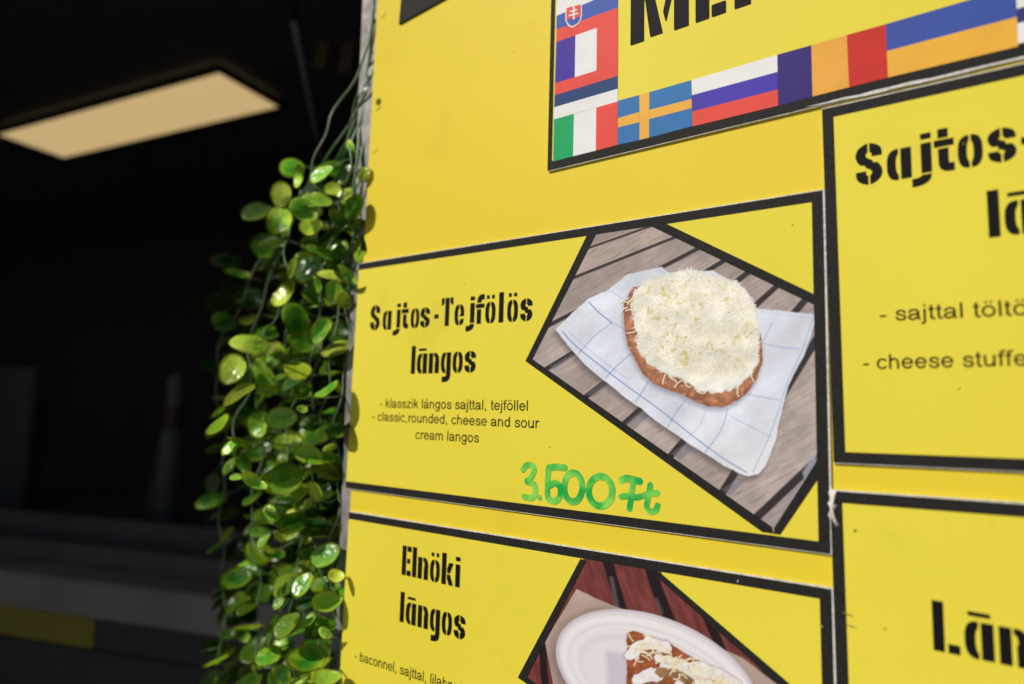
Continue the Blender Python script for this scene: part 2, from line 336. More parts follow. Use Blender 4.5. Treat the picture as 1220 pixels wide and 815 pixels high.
SANS = {'o': (_o, 1.07), 'ö': (U(_o, _dots), 1.07), 'a': (_a, 1.07), 'á': (U(_a, spoly([(.45, 1.16), (.57, 1.16), (.78, 1.42), (.58, 1.42)])), 1.07),
 'b': (U(vst(.20, 0, 1.38), st(arc_(.55, .5, .34, .43, 0, 360, 24))), 1.07), 'd': (U(vst(.86, 0, 1.38), st(arc_(.51, .5, .34, .43, 0, 360, 24))), 1.07),
 'c': (st(arc_(.52, .5, .38, .43, 42, 318, 20)), .96), 'e': (U(st(arc_(.535, .5, .38, .43, 0, 322, 22)), sbox(.16, .44, .92, .585)), 1.07),
 'f': (U(vst(.25, 0, 1.1), st([(.25, 1.05), (.29, 1.24), (.42, 1.3), (.54, 1.29)]), sbox(.02, .87, .5, 1)), .535),
 'g': (U(vst(.86, -.05, 1), st(arc_(.51, .52, .34, .41, 0, 360, 24)), st([(.86, 0), (.82, -.2), (.66, -.31), (.40, -.31), (.24, -.24), (.19, -.12)])), 1.07),
 'h': (U(vst(.21, 0, 1.38), I(_arch(.21, .85), sbox(.1, 0, 2, 2)), vst(.85, 0, .6)), 1.07), 'n': (U(vst(.21, 0, 1), _arch(.21, .85), vst(.85, 0, .6)), 1.07),
 'm': (U(vst(.21, 0, 1), _arch(.21, .80), vst(.80, 0, .6), _arch(.80, 1.39), vst(1.39, 0, .6)), 1.6), 'u': (U(vst(.86, 0, 1), st([(.21, .95), (.21, .38), (.27, .15), (.46, .07), (.66, .12), (.83, .34)]), vst(.21, .4, 1)), 1.07),
 'i': (U(vst(.21, 0, 1), vst(.21, 1.2, 1.38)), .43), 'l': (vst(.21, 0, 1.38), .43), 'j': (U(vst(.21, -.1, 1), vst(.21, 1.2, 1.38), _jt), .43),
 'k': (U(vst(.21, 0, 1.38), spoly([(.28, .38), (.28, .60), (.66, 1), (.88, 1)]), spoly([(.40, .56), (.54, .68), (.94, 0), (.73, 0)])), .96),
 'r': (U(vst(.21, 0, 1), st([(.21, .55), (.30, .84), (.45, .93), (.62, .88)])), .64), 'y': (U(spoly([(.03, 1), (.22, 1), (.55, .12), (.44, -.12)]), spoly([(.74, 1), (.92, 1), (.52, -.22), (.36, -.38), (.1, -.38), (.1, -.25), (.3, -.24), (.42, -.05)])), .96),
 's': (st([(.80, .70), (.73, .86), (.50, .93), (.28, .87), (.19, .72), (.28, .58), (.52, .51), (.76, .42), (.83, .26), (.74, .12), (.50, .06), (.26, .12), (.16, .30)]), .96),
 't': (U(vst(.25, .15, 1.3), sbox(.03, .87, .49, 1), st([(.25, .25), (.28, .1), (.38, .065), (.48, .08)])), .535), 'z': (U(sbox(.1, .86, .86, 1), sbox(.06, 0, .88, .14), spoly([(.06, .1), (.64, .88), (.85, .88), (.27, .1)])), .96),
 '-': (sbox(.06, .40, .58, .56), .64), ',': (spoly([(.17, 0), (.17, .19), (.37, .19), (.37, 0), (.33, -.16), (.19, -.26), (.16, -.2), (.25, -.1), (.27, 0)]), .535),
 'v': (U(spoly([(.02, 1), (.21, 1), (.56, 0), (.40, 0)]), spoly([(.75, 1), (.94, 1), (.56, 0), (.40, 0)])), .96), ' ': (None, .535)}
_sc = {}
def small_text(name, text, pl, pr, y, off, xh, parent, m=None):
    """plain sans text whose baseline runs from photo pixel pl to pr; xh = x-height in metres"""
    (xa, za), (xb, zb) = P(*pl, off), P(*pr, off); tot = sum(SANS[c][1] for c in text) - .12; v = []; f = []; cur = -.06
    for ch in text:
        if ch not in _sc: _sc[ch] = march(SANS[ch][0], -.12, -.5, SANS[ch][1] + .12, 1.55, .045) if SANS[ch][0] else []
        for p in _sc[ch]:
            f.append(tuple(range(len(v), len(v) + len(p))))
            for a, b in p: t = (a + cur) / tot; v.append((xa + (xb - xa) * t, y, za + (zb - za) * t + b * xh))
        cur += SANS[ch][1]
    return pydata(name, v, f, m or M['blackletter'], parent)

# ---------------------------------------------------------------- painted print: a fine flat sheet with one colour per vertex
def sheet(name, polypx, off, paint, parent, n=430):
    pts = [P(a, b, off) for a, b in polypx]; xs = [p[0] for p in pts]; zs = [p[1] for p in pts]
    x0, x1, z0, z1 = min(xs), max(xs), min(zs), max(zs); m_ = max(int(n * (z1 - z0) / (x1 - x0)), 8)
    X, Z = np.meshgrid(np.linspace(x0, x1, n), np.linspace(z0, z1, m_)); px, py = Pinv(X, Z, off)
    rgb = paint(px, py); d = spoly(pts)(X, Z); ins = d < .0006
    h = (x1 - x0) / n
    # pull the border vertices onto the outline by clipping cells: keep cells whose four corners are inside
    idx = np.arange(n * m_).reshape(m_, n); k = ins[:-1, :-1] & ins[1:, :-1] & ins[:-1, 1:] & ins[1:, 1:]
    q = np.stack([idx[:-1, :-1][k], idx[:-1, 1:][k], idx[1:, 1:][k], idx[1:, :-1][k]], 1)
    used = np.unique(q); rem = np.full(n * m_, -1); rem[used] = np.arange(len(used)); q = rem[q]
    co = np.stack([X.ravel(), np.full(X.size, -off), Z.ravel()], 1)[used]
    me = bpy.data.meshes.new(name); me.vertices.add(len(co)); me.vertices.foreach_set('co', co.ravel().astype(np.float32))
    me.loops.add(q.size); me.loops.foreach_set('vertex_index', q.ravel().astype(np.int32)); me.polygons.add(len(q)); me.polygons.foreach_set('loop_start', np.arange(0, q.size, 4, dtype=np.int32))
    me.update(calc_edges=True); me.validate()
    a = me.color_attributes.new('ink', 'FLOAT_COLOR', 'POINT'); c = np.ones((len(co), 4), np.float32); c[:, :3] = s2l(np.clip(rgb, 0, 255)).reshape(-1, 3)[used] * INK
    a.data.foreach_set('color', c.ravel()); return link(name, me, M['ink'], parent)
INK = .93
def vnoise(px, py, sc, seed=0, oct_=3):
    r = np.random.default_rng(seed); out = 0; amp = 1; tot = 0
    for o in range(oct_):
        t = r.random((64, 64)); x = px / sc; y = py / sc; i = np.floor(x).astype(int); j = np.floor(y).astype(int); fx = x - i; fy = y - j
        fx = fx * fx * (3 - 2 * fx); fy = fy * fy * (3 - 2 * fy); g = lambda a, b: t[(j + b) % 64, (i + a) % 64]
        out = out + amp * ((g(0, 0) * (1 - fx) + g(1, 0) * fx) * (1 - fy) + (g(0, 1) * (1 - fx) + g(1, 1) * fx) * fy); tot += amp; amp *= .5; sc /= 2
    return out / tot
def sm(d, w): return np.clip(.5 - d / w, 0, 1)       # soft inside mask
def over(img, a, col):
    col = np.asarray(col, float); a = a[..., None]
    if col.ndim == 1: col = col[None, None]
    return img * (1 - a) + col * a
def strands(img, X, Y, n, region, length, width, cols, seed, curl=.5, alpha=.85):
    """many short curled shreds"""
    r = np.random.default_rng(seed); pts = region(r, n)
    for i in range(n):
        x, y = pts[i]; a = r.uniform(0, math.pi * 2); k = r.normal(0, curl); L = length * r.uniform(.5, 1.4); m = 7; p = [(x, y)]
        for _ in range(m): a += k * .35; x += math.cos(a) * L / m; y += math.sin(a) * L / m * .85; p.append((x, y))
        bx0, bx1 = min(q[0] for q in p) - 4, max(q[0] for q in p) + 4; by0, by1 = min(q[1] for q in p) - 4, max(q[1] for q in p) + 4
        msk = (X > bx0) & (X < bx1) & (Y > by0) & (Y < by1)
        if not msk.any(): continue
        d = spl(p, width)(X[msk], Y[msk]); c = np.array(cols[r.integers(len(cols))], float)
        dd = spl([(u + 1.5, v + 2.5) for u, v in p], width)(X[msk], Y[msk]); sub = img[msk]
        sub = sub * (1 - (sm(dd, 2.5) * .3)[:, None]) + np.array((205, 190, 138.)) * (sm(dd, 2.5) * .3)[:, None]
        al = (sm(d, 1.8) * alpha)[:, None]; img[msk] = sub * (1 - al) + c * al
    return img

def paint_langos(px, py):
    X = (px - 600) * 3.05; Y = (py - 240) * 3.05; sh = X.shape
    # grey weathered planks
    ends = [((320, 165), (520, 95), 8), ((260, 275), (610, 135), 10), ((165, 450), (690, 180), 14), ((165, 603), (785, 225), 17), ((310, 702), (880, 265), 19), ((440, 806), (985, 315), 20), ((610, 921), (1090, 365), 24), ((800, 1051), (1150, 480), 28), ((960, 1110), (1150, 930), 30)]
    lines = []
    for (ax, ay), (bx, by), w in ends:
        L = math.hypot(bx - ax, by - ay); nx, ny = -(by - ay) / L, (bx - ax) / L; lines.append(((X - ax) * nx + (Y - ay) * ny, w, (bx - ax) / L, (by - ay) / L))
    idx = sum((l[0] > 0).astype(int) for l in lines)
    tones = np.array([(166, 149, 143), (177, 160, 154), (165, 151, 146), (173, 160, 156), (164, 150, 146), (172, 158, 153), (175, 162, 157), (168, 155, 151), (178, 166, 160), (158, 148, 146)], float)
    img = tones[np.clip(idx, 0, 9)]
    dx, dy = .86, -.51; u = X * dx + Y * dy; v = -X * dy + Y * dx
    grain = vnoise(u / 9, v, 9, 3, 4) - .5; bl = vnoise(X, Y, 60, 5, 3) - .5
    img = img * (1 + grain * .17 + bl * .22)[..., None]
    fibre = vnoise(u / 16, v, 4, 9, 2); img = over(img, np.clip((fibre - .70) * 3, 0, .35), (105, 88, 84))
    for d, w, ux, uy in lines:
        img = over(img, sm(np.abs(d) - w * .50, 4) * .96, (50, 43, 45)); img = over(img, sm(np.abs(d + w * .78) - 2.2, 3) * .4, (190, 176, 172))
    # brackets under the boards
    for p in ([(168, 600), (250, 552), (262, 560), (182, 612)], [(302, 700), (366, 650), (384, 664), (322, 712)], [(442, 806), (500, 757), (530, 778), (470, 830)], [(610, 915), (660, 878), (690, 900), (640, 942)], [(795, 1048), (850, 1002), (880, 1012), (825, 1072)]):
        img = over(img, sm(spoly(p)(X, Y), 4) * .55, (112, 112, 122))
    img = over(img, sm(spoly([(1085, 985), (1135, 905), (1140, 1010), (1105, 1040)])(X, Y), 8) * .8, (168, 172, 190))
    img = over(img, sm(spoly([(1045, 1080), (1100, 1000), (1105, 1040), (1060, 1110)])(X, Y), 8) * .7, (170, 176, 196))
    # cloth with its soft shadow on the wood (a printed picture)
    cloth = [(188, 466), (250, 405), (310, 350), (380, 322), (450, 266), (520, 250), (575, 236), (600, 258), (760, 250), (880, 320), (920, 390), (1135, 412), (1118, 480), (1092, 560), (1035, 670), (1005, 790), (988, 870), (952, 960), (925, 992), (890, 1000), (800, 962), (690, 890), (560, 800), (430, 704), (300, 596), (240, 530)]
    dc = spoly(cloth)(X + 6 * (vnoise(X, Y, 45, 21) - .5), Y + 8 * (vnoise(X, Y, 50, 22) - .5))
    img = over(img, np.clip(.5 - spoly([(a - 7, b + 16) for a, b in cloth])(X, Y) / 26, 0, 1) * .5, (70, 62, 68))
    fold = vnoise(X * .7 + Y * .5, Y * .4 - X * .2, 75, 31, 3) - .5
    fold = fold + .5 * (np.abs(vnoise(X * .5 - Y * .4, Y * .7 + X * .5, 60, 33, 2) - .5) - .12)
    cc = np.array((216, 221, 234.)) * (1 + fold * .20)[..., None]
    far = np.clip((Y - 750) / 300, 0, 1)[..., None]; cc = cc * (1 - far) + np.array((226, 226, 230.)) * (1 + fold * .1)[..., None] * far
    img = over(img, sm(dc, 3), cc)
    inside = sm(dc + 4, 4)
    for p, w, a in (([(215, 474), (270, 532), (420, 650), (560, 752), (700, 862), (800, 935), (882, 984)], 4, .8), ([(235, 470), (300, 530), (440, 640)], 2.2, .4), ([(310, 366), (345, 402), (392, 440)], 4.5, .75), ([(395, 440), (330, 490), (272, 552)], 3, .55), ([(392, 440), (450, 470)], 3, .4), ([(480, 540), (420, 590), (370, 642)], 3.4, .6),
                    ([(528, 652), (505, 690), (478, 730)], 3.4, .6), ([(660, 722), (625, 770), (595, 822)], 3.4, .6), ([(735, 745), (715, 810), (668, 860)], 2, .35), ([(815, 752), (790, 830), (728, 918)], 3.4, .6), ([(940, 515), (1010, 530), (1078, 536)], 3, .5), ([(978, 440), (958, 480), (935, 520)], 3, .45),
                    ([(1125, 420), (1085, 540), (1030, 660), (975, 830), (905, 985)], 3, .5), ([(880, 700), (1000, 722)], 3.2, .5), ([(830, 782), (900, 820), (972, 856)], 2.6, .4), ([(940, 400), (1040, 415), (1120, 424)], 2, .35), ([(375, 318), (430, 352), (470, 372)], 2.4, .4)):
        img = over(img, sm(spl(bez(p, 24), w)(X, Y), 2.4) * a * inside, (100, 130, 190))
    img = over(img, sm(spl([(560, 250), (590, 262), (640, 300)], 14)(X, Y), 26) * .3, (170, 178, 198))
    # bread
    crust = [(500, 305), (470, 312), (455, 338), (440, 372), (435, 420), (440, 470), (450, 520), (478, 575), (505, 625), (545, 662), (600, 684), (650, 702), (700, 728), (745, 745), (795, 746), (850, 725), (890, 690), (918, 650), (940, 590), (938, 500), (905, 400), (850, 300), (680, 250)]
    wob = vnoise(X, Y, 22, 41, 3) - .5; db = spoly(crust)(X + wob * 9, Y + wob * 9)
    img = over(img, np.clip(.5 - spoly([(a - 3, b + 13) for a, b in crust])(X, Y) / 24, 0, 1) * .55, (120, 112, 128))
    cr = np.array((172, 118, 88.)) * (1 + (vnoise(X, Y, 20, 43, 4) - .5) * .62)[..., None]
    cr = over(cr, np.clip(1 + db / 22, 0, 1) * .55, (128, 70, 44)); cr = over(cr, np.clip((vnoise(X, Y, 14, 47, 2) - .62) * 4, 0, .5), (226, 168, 130))
    img = over(img, sm(db, 3), cr)
    top = [(462, 350), (480, 318), (520, 285), (600, 258), (680, 246), (780, 275), (850, 290), (890, 335), (915, 390), (925, 440), (932, 530), (925, 585), (900, 630), (860, 665), (820, 690), (770, 697), (715, 690), (680, 668), (650, 645), (600, 630), (560, 612), (520, 585), (492, 545), (482, 480), (470, 420)]
    dt = spoly(top)(X + wob * 16, Y + (vnoise(X, Y, 18, 51, 3) - .5) * 18)
    cream = np.array((238, 237, 232.)) * (1 + (vnoise(X, Y, 24, 53, 3) - .5) * .08)[..., None]
    cream = over(cream, np.clip(1 + dt / 9, 0, 1) * .35, (190, 180, 165))
    img = over(img, sm(dt, 3), cream)
    dti = spoly([(470, 360), (500, 300), (600, 262), (700, 255), (830, 290), (885, 345), (915, 440), (920, 560), (880, 625), (800, 640), (730, 650), (650, 625), (560, 590), (505, 540), (488, 450)])
    shr = dti(X + wob * 30, Y + wob * 30)
    img = over(img, sm(shr, 14) * .85, np.array((236, 232, 214.)) * (1 + (vnoise(X, Y, 18, 57, 4) - .5) * .14)[..., None])
    img = over(img, np.clip((vnoise(X, Y, 20, 59, 3) - .60) * 5, 0, .8) * sm(shr + 20, 20), (205, 192, 110))
    def reg(r, n):
        out = []
        while len(out) < n:
            a, b = r.uniform(450, 935), r.uniform(245, 690)
            if dti(np.array([a]), np.array([b]))[0] < -18: out.append((a, b))
        return out
    bare = img.copy()
    img = strands(img, X, Y, 560, reg, 72, 4.6, [(244, 242, 232), (240, 237, 224), (236, 231, 208), (248, 247, 240), (241, 239, 230)], 61, .8, .85)
    img = over(img, np.clip((vnoise(X, Y, 17, 63, 3) - .66) * 7, 0, .6) * sm(shr + 24, 20), (204, 188, 104))
    img = img * (1 + (vnoise(X, Y, 46, 65, 2) - .5) * .16 * sm(dt, 8))[..., None]; img = over(bare, sm(dt - 7, 6), img)
    rr = np.random.default_rng(5)
    for cx, cy in [(470, 360), (455, 350), (450, 385), (475, 345), (590, 628), (600, 632), (655, 648), (650, 650), (735, 690), (845, 665), (850, 672), (915, 600), (918, 460), (905, 620), (490, 520), (484, 470), (465, 375), (480, 400)]:
        a = rr.uniform(.9, 2.6) if cy > 500 else rr.uniform(2.0, 3.6); p = [(cx, cy)]; x, y = cx, cy
        for _ in range(6): a += rr.normal(0, .35); x += math.cos(a) * 6.5; y += math.sin(a) * 6.5; p.append((x, y))
        img = over(img, sm(spl([(u + 2, v + 3) for u, v in p], 4)(X, Y), 3) * .35, (110, 70, 50)); img = over(img, sm(spl(p, 4.2)(X, Y), 2) * .95, (244, 238, 214))
    return img * (1 + (vnoise(px, py, 2.2, 71, 2) - .5) * .05)[..., None]

def paint_plate(px, py):
    X = (px - 600) * 3.05; Y = (py - 640) * 3.05
    u = X * .36 + Y * .93; v = X * .93 - Y * .36
    img = np.array((116, 58, 56.)) * (1 + (vnoise(u / 9, v, 8, 101, 4) - .5) * .5 + (vnoise(X, Y, 70, 102, 2) - .5) * .3)[..., None]
    for p, w in (([(372, 60), (395, 150), (430, 262)], 36), ([(525, 90), (560, 195), (610, 320)], 40), ([(700, 190), (745, 300), (800, 430)], 34), ([(140, 360), (145, 470), (160, 620)], 26), ([(860, 330), (930, 440), (1010, 580)], 30)):
        img = over(img, sm(spl(p, w)(X, Y), 5) * .96, (32, 24, 28))
    img = over(img, sm(spl([(392, 150), (404, 215), (412, 250)], 16)(X, Y), 8) * .6, (120, 110, 116)); img = over(img, sm(spl([(556, 225), (575, 275)], 12)(X, Y), 8) * .5, (120, 110, 116))
    paper = [(265, 188), (330, 220), (400, 250), (520, 290), (640, 330), (760, 390), (870, 440), (1040, 570), (1100, 760), (700, 900), (180, 900), (185, 560), (150, 380)]
    img = over(img, np.clip(.5 - spoly([(a - 4, b + 10) for a, b in paper])(X, Y) / 22, 0, 1) * .4, (50, 20, 22))
    img = over(img, sm(spoly(paper)(X, Y), 3), np.array((182, 160, 148.)) * (1 + (vnoise(X, Y, 90, 111, 3) - .5) * .2)[..., None])
    # oval plate, seen at a slant
    ang = math.radians(24); cx, cy = 560, 520; dx = X - cx; dy = Y - cy; a = dx * math.cos(ang) + dy * math.sin(ang); b = -dx * math.sin(ang) + dy * math.cos(ang)
    def ell(rx, ry, ox=0, oy=0): return (np.sqrt(((a - ox) / rx) ** 2 + ((b - oy) / ry) ** 2) - 1) * ry
    img = over(img, np.clip(.5 - ell(402, 232, -6, 14) / 30, 0, 1) * .5, (92, 74, 72))
    img = over(img, sm(ell(392, 222), 4), (220, 214, 220)); img = over(img, sm(np.abs(ell(386, 216)) - 2, 6) * .6, (174, 164, 182))
    img = over(img, sm(ell(374, 202, 4, 4), 8), (234, 231, 232)); img = over(img, sm(np.abs(ell(345, 176, 6, 8)) - 3, 16) * .5, (198, 190, 206))
    img = over(img, sm(ell(330, 162, 8, 12), 10), (217, 212, 216)); img = over(img, sm(np.abs(ell(322, 152, 8, 14)) - 4, 12) * .6, (240, 236, 242))
    img = over(img, sm(ell(296, 134, 10, 22), 12), (225, 221, 224)); img = over(img, sm(spoly([(372, 410), (450, 425), (470, 560), (380, 620)])(X, Y), 22) * .5, (176, 170, 190))
    wob = vnoise(X, Y, 26, 121, 3) - .5
    food = spoly([(448, 345), (470, 338), (520, 360), (600, 385), (690, 440), (800, 500), (900, 600), (880, 760), (470, 760), (446, 560), (452, 430)])(X + wob * 14, Y + wob * 14)
    br = np.array((150, 84, 52.)) * (1 + (vnoise(X, Y, 20, 123, 4) - .5) * .6)[..., None]; img = over(img, np.clip(.5 - food / 14, 0, 1) * .4, (120, 90, 90)); img = over(img, sm(food, 3), br)
    for p, w in (([(462, 430), (490, 400), (540, 385), (590, 400)], 40), ([(490, 520), (530, 495), (560, 500)], 46), ([(590, 470), (640, 470), (690, 500), (760, 560)], 54), ([(700, 480), (760, 490), (840, 540)], 50), ([(560, 440), (620, 450)], 26), ([(640, 540), (700, 600)], 40), ([(470, 600), (560, 620)], 60)):
        d = spl(p, w)(X + wob * 22, Y + wob * 22); img = over(img, np.clip(.5 - (d - 2) / 12, 0, 1) * .5, (110, 60, 40)); img = over(img, sm(d, 4), np.array((232, 228, 230.)) * (1 + wob * .14)[..., None])
    img = over(img, sm(spl([(570, 490), (640, 500), (680, 530)], 34)(X + wob * 30, Y + wob * 30), 6), np.array((146, 112, 76.)) * (1 + wob * .6)[..., None])
    def reg(r, n): return [(x, y) for x, y in zip(r.normal(650, 110, n), r.normal(470, 60, n)) if food is not None]
    img = strands(img, X, Y, 120, lambda r, n: [(x, .45 * (x - 480) + 375 + e) for x, e in zip(r.uniform(470, 860, n), r.normal(20, 22, n))], 40, 4.5, [(236, 226, 190), (226, 212, 168), (242, 238, 220)], 131, .5, .9)
    return img

# ================================================================= GROUND, KIOSK (large structure)
g = pydata('ground', [(-60, -60, 0), (60, -60, 0), (60, 60, 0), (-60, 60, 0)], [(0, 1, 2, 3)], M['pave']); tag(g, 'grey paving in front of the food kiosk', kind='structure')

KA = RAD(19.7)                                        # the kiosk front is turned 19.7 degrees from the sign
KU = Vector((math.cos(KA), math.sin(KA), 0)); KN = Vector((-math.sin(KA), math.cos(KA), 0))
def K(a, p, z): return Vector((0, -D, 0)) + KU * a + KN * p + Vector((0, 0, CZ + z))     # along, into the kiosk, above camera
kiosk = empty('food_kiosk', (0, -D, 0), 'dark food kiosk with an open serving hatch behind the hanging greenery', 'kiosk', rz=KA)
def kbox(name, a0, a1, p0, p1, z0, z1, m, parent=None, bev=0):
    bm = bmesh.new(); box_bm(bm, ((a0 + a1) / 2, (p0 + p1) / 2, CZ + (z0 + z1) / 2), (a1 - a0, p1 - p0, z1 - z0), 0, bev)
    return bm_obj(name, bm, m, parent or kiosk)
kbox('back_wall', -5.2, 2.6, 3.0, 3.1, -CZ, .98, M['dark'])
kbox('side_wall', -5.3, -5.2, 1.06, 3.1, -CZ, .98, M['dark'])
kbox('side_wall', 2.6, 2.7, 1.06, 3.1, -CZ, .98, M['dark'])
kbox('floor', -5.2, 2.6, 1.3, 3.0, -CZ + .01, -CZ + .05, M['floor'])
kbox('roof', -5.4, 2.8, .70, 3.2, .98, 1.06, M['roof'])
kbox('front_panel', -5.2, 2.6, 1.015, 1.06, -CZ, -.455, M['fascia_d'])
kbox('front_pillar', .18, 2.6, 1.06, 1.12, -.455, .98, M['dark'])
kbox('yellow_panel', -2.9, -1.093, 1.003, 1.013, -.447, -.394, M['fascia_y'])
kbox('dark_panel', -1.089, 2.5, 1.003, 1.013, -.447, -.394, M['fascia_d'])
kbox('counter_board', -5.2, 2.6, .995, 1.32, -.392, -.326, M['counter'], bev=.004)
kbox('window_rail', -5.2, 2.6, 1.075, 1.105, -.3255, -.286, M['rail'], bev=.002)
kbox('window_rail', -5.2, 2.6, 1.20, 1.235, -.3255, -.258, M['rail'], bev=.002)
kbox('inner_worktop', -5.2, 2.6, 1.34, 1.9, -.36, -.31, M['dark'], bev=.004)

# unseen wall added on the left to shade the kiosk front and back leaves
nb = empty('added_shade_wall', K(-2.75, -.2, -CZ), 'unseen grey wall added to shade the kiosk', 'shade wall', rz=KA)
WT = -1.43                                              # how far forward its corner reaches, set for the shade it casts
bm = bmesh.new(); box_bm(bm, (-.6, (1.0 + WT) / 2 + .2, 2.0), (1.2, 1.0 - WT, 4.0), 0, .01); bm_obj('wall', bm, M['plaster'], nb)
bm = bmesh.new(); box_bm(bm, (-.6, (1.0 + WT) / 2 + .2, 4.04), (1.3, 1.06 - WT, .08), 0, .01); bm_obj('shade_wall_cap', bm, M['roof'], nb)

# ceiling light panel
def rel(px, py, h):
    d = ray(px, py); return CPOS + d * (h / d.z)
c = [rel(*q, .955) for q in ((0, 157), (263, 85), (330, 125), (75, 187))]
cen = sum(c, Vector()) / 4; ax = ((c[1] - c[0]) + (c[2] - c[3])).normalized(); L = ((c[1] - c[0]).length + (c[2] - c[3]).length) / 2; Wd = .225
cl = empty('ceiling_light', cen, 'long warm lit ceiling light panel inside the dark kiosk', 'light', rz=math.atan2(ax.y, ax.x))
bm = bmesh.new(); box_bm(bm, (0, 0, 0), (L, Wd, .012)); bm_obj('diffuser', bm, M['led'], cl)
bm = bmesh.new()
for x, y, sx, sy in ((0, Wd / 2 + .008, L + .03, .014), (0, -Wd / 2 - .008, L + .03, .014), (L / 2 + .008, 0, .014, Wd), (-L / 2 - .008, 0, .014, Wd)): box_bm(bm, (x, y, .004), (sx, sy, .022))
bm_obj('frame', bm, M['ledframe'], cl)

# diagonal rod, hanging brown strips, boards and bottles inside
rod = empty('prop_rod', K(-.7, .95, .6), 'dark thin rod slanting down in the kiosk hatch above the greenery', 'rod')
def inv(o): return lambda v: v - o.location
bm = bmesh.new(); f_ = inv(rod); a_, b_ = at(333, -60, 1.25), at(392, 215, 1.12); tube_bm(bm, [f_(a_), f_(b_)], .0085, 10); bm_obj('shaft', bm, M['rod'], rod, True)
bm = bmesh.new(); tube_bm(bm, [f_(b_ - (b_ - a_).normalized() * .02), f_(b_ + (b_ - a_).normalized() * .012)], .013, 10); bm_obj('end_fitting', bm, M['rod'], rod, True)
for i, (px, y1, lab) in enumerate(((379, 82, 'dim brown cloth strip hanging beside the slanting rod, the left one'), (409, 86, 'dim brown cloth strip hanging next to the steel post, the right one'))):
    t = 1.75; p1 = at(px, y1, t); w = .034
    v = []; nseg = 12
    for k in range(nseg + 1):
        for s in (-1, 1):
            for th in (0, .004): v.append((s * w / 2 * (1 + .08 * math.sin(k * 1.3)) + .006 * math.sin(k * .8), th + .006 * math.sin(k * .9), k * .05))
    f = []
    for k in range(nseg):
        q = k * 4; r = q + 4; f += [(q, q + 2, r + 2, r), (q + 1, r + 1, r + 3, q + 3), (q, r, r + 1, q + 1), (q + 2, q + 3, r + 3, r + 2)]
    f += [(0, 1, 3, 2)]
    o = pydata('hanging_strip', v, f, M['brown'], smooth=False); o.location = p1; o.rotation_euler = (0, 0, KA); tag(o, lab, 'strip', 'brown strips hanging in the kiosk')
def on_p(px, py, p):
    d = ray(px, py); t = p / (d.dot(KN)); return d * t
def kpos(px, py, p): v = on_p(px, py, p); return v.dot(KU), v.z
for (x0, x1, y0, pp_, lab) in ((-60, 43, 437, 1.42, 'tall dark grey upright board at the far left of the kiosk counter'), (30, 62, 473, 1.50, 'shorter dark grey board leaning behind the tall board in the kiosk')):
    a0, zt = kpos(x0, y0, pp_); a1, zt = kpos(x1, y0, pp_)
    e = empty('upright_board', K(0, 0, 0), lab, 'board', rz=KA); e.location = (0, -D, 0)
    kbox('panel', a0, a1, pp_, pp_ + .02, -.31, zt, M['board_grey'], e, .003); kbox('foot', a0 + .02, a1 - .02, pp_ + .022, pp_ + .08, -.31, -.298, M['board_grey'], e, .002)
def bottle(px, p, ytop, lab, sc=1.0, red=True, m='bottle'):
    a, z = kpos(px, ytop, p); base = -.31; h = z - base; b = empty('sauce_bottle', K(a, p, base), lab, 'bottle', 'bottles on the kiosk worktop')
    r = .023 * sc * h / .27; c0 = (0, 0, 0)
    lathe('body', [(r * .9, 0), (r, .006), (r, h * .42), (r * .93, h * .52), (r * .8, h * .6), (r * .62, h * .645)], c0, M[m], b)
    lathe('collar', [(r * .66, h * .647), (r * .7, h * .655), (r * .7, h * .75), (r * .62, h * .76)], c0, M['bottlered'] if red else M[m], b)
    lathe('nozzle', [(r * .62, h * .762), (r * .70, h * .78), (r * .70, h * .9), (r * .60, h * .975), (r * .45, h)], c0, M[m], b)
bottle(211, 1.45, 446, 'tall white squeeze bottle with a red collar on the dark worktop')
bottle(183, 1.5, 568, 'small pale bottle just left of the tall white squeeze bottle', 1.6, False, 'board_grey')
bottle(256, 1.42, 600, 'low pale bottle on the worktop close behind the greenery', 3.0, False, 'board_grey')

# ================================================================= SIGN BOARD with post
CT = .0017                                            # card thickness
xl = P(450, 0)[0]
sign = empty('sign_board', (0, 0, 0), 'big yellow backing board that carries the menu cards', 'board')
bl = P(405, 815)[0]
prism_plate('panel', [(-.4925, -.60 + CZ), (1.1, -.60 + CZ), (1.1, .75 + CZ), (-.4925, .75 + CZ)], 0, .004, [M['yellow'], M['core']], sign)
for i, (px, py) in enumerate(((456, 17), (446, 178), (611, 61), (635, 27))):
    x, z = P(px, py); r = .0042 if i < 2 else .0012
    bm = bmesh.new(); bmesh.ops.create_uvsphere(bm, u_segments=16, v_segments=8, radius=1, matrix=Matrix.Translation((x, 0.0, z)) @ Matrix.Diagonal((r, r * .16, r, 1))); bm_obj('screw_cap', bm, M['yellow'], sign, True)
post = empty('steel_post', (-.503, .0135, 0), 'weathered galvanised steel post along the left edge of the yellow board', 'post')
bm = bmesh.new(); box_bm(bm, (-.003, .006, 1.3), (.030, .028, 2.6), 0, .0025); bm_obj('tube', bm, M['zinc'], post); post.rotation_euler = (0, RAD(-1.1), 0); post.location.x += .0335
bm = bmesh.new(); box_bm(bm, (0, 0, 0), (.10, .10, .008), 0, .002); o = bm_obj('foot_plate', bm, M['zinc'], post); o.location = (0, .0, .004)
# board stands on a second post off to the right
post2 = empty('steel_post', (.9, .02, 0), 'galvanised steel post at the right end of the yellow board', 'post')
bm = bmesh.new(); box_bm(bm, (0, .004, 1.3), (.030, .028, 2.6), 0, .0025); bm_obj('tube', bm, M['zinc'], post2)
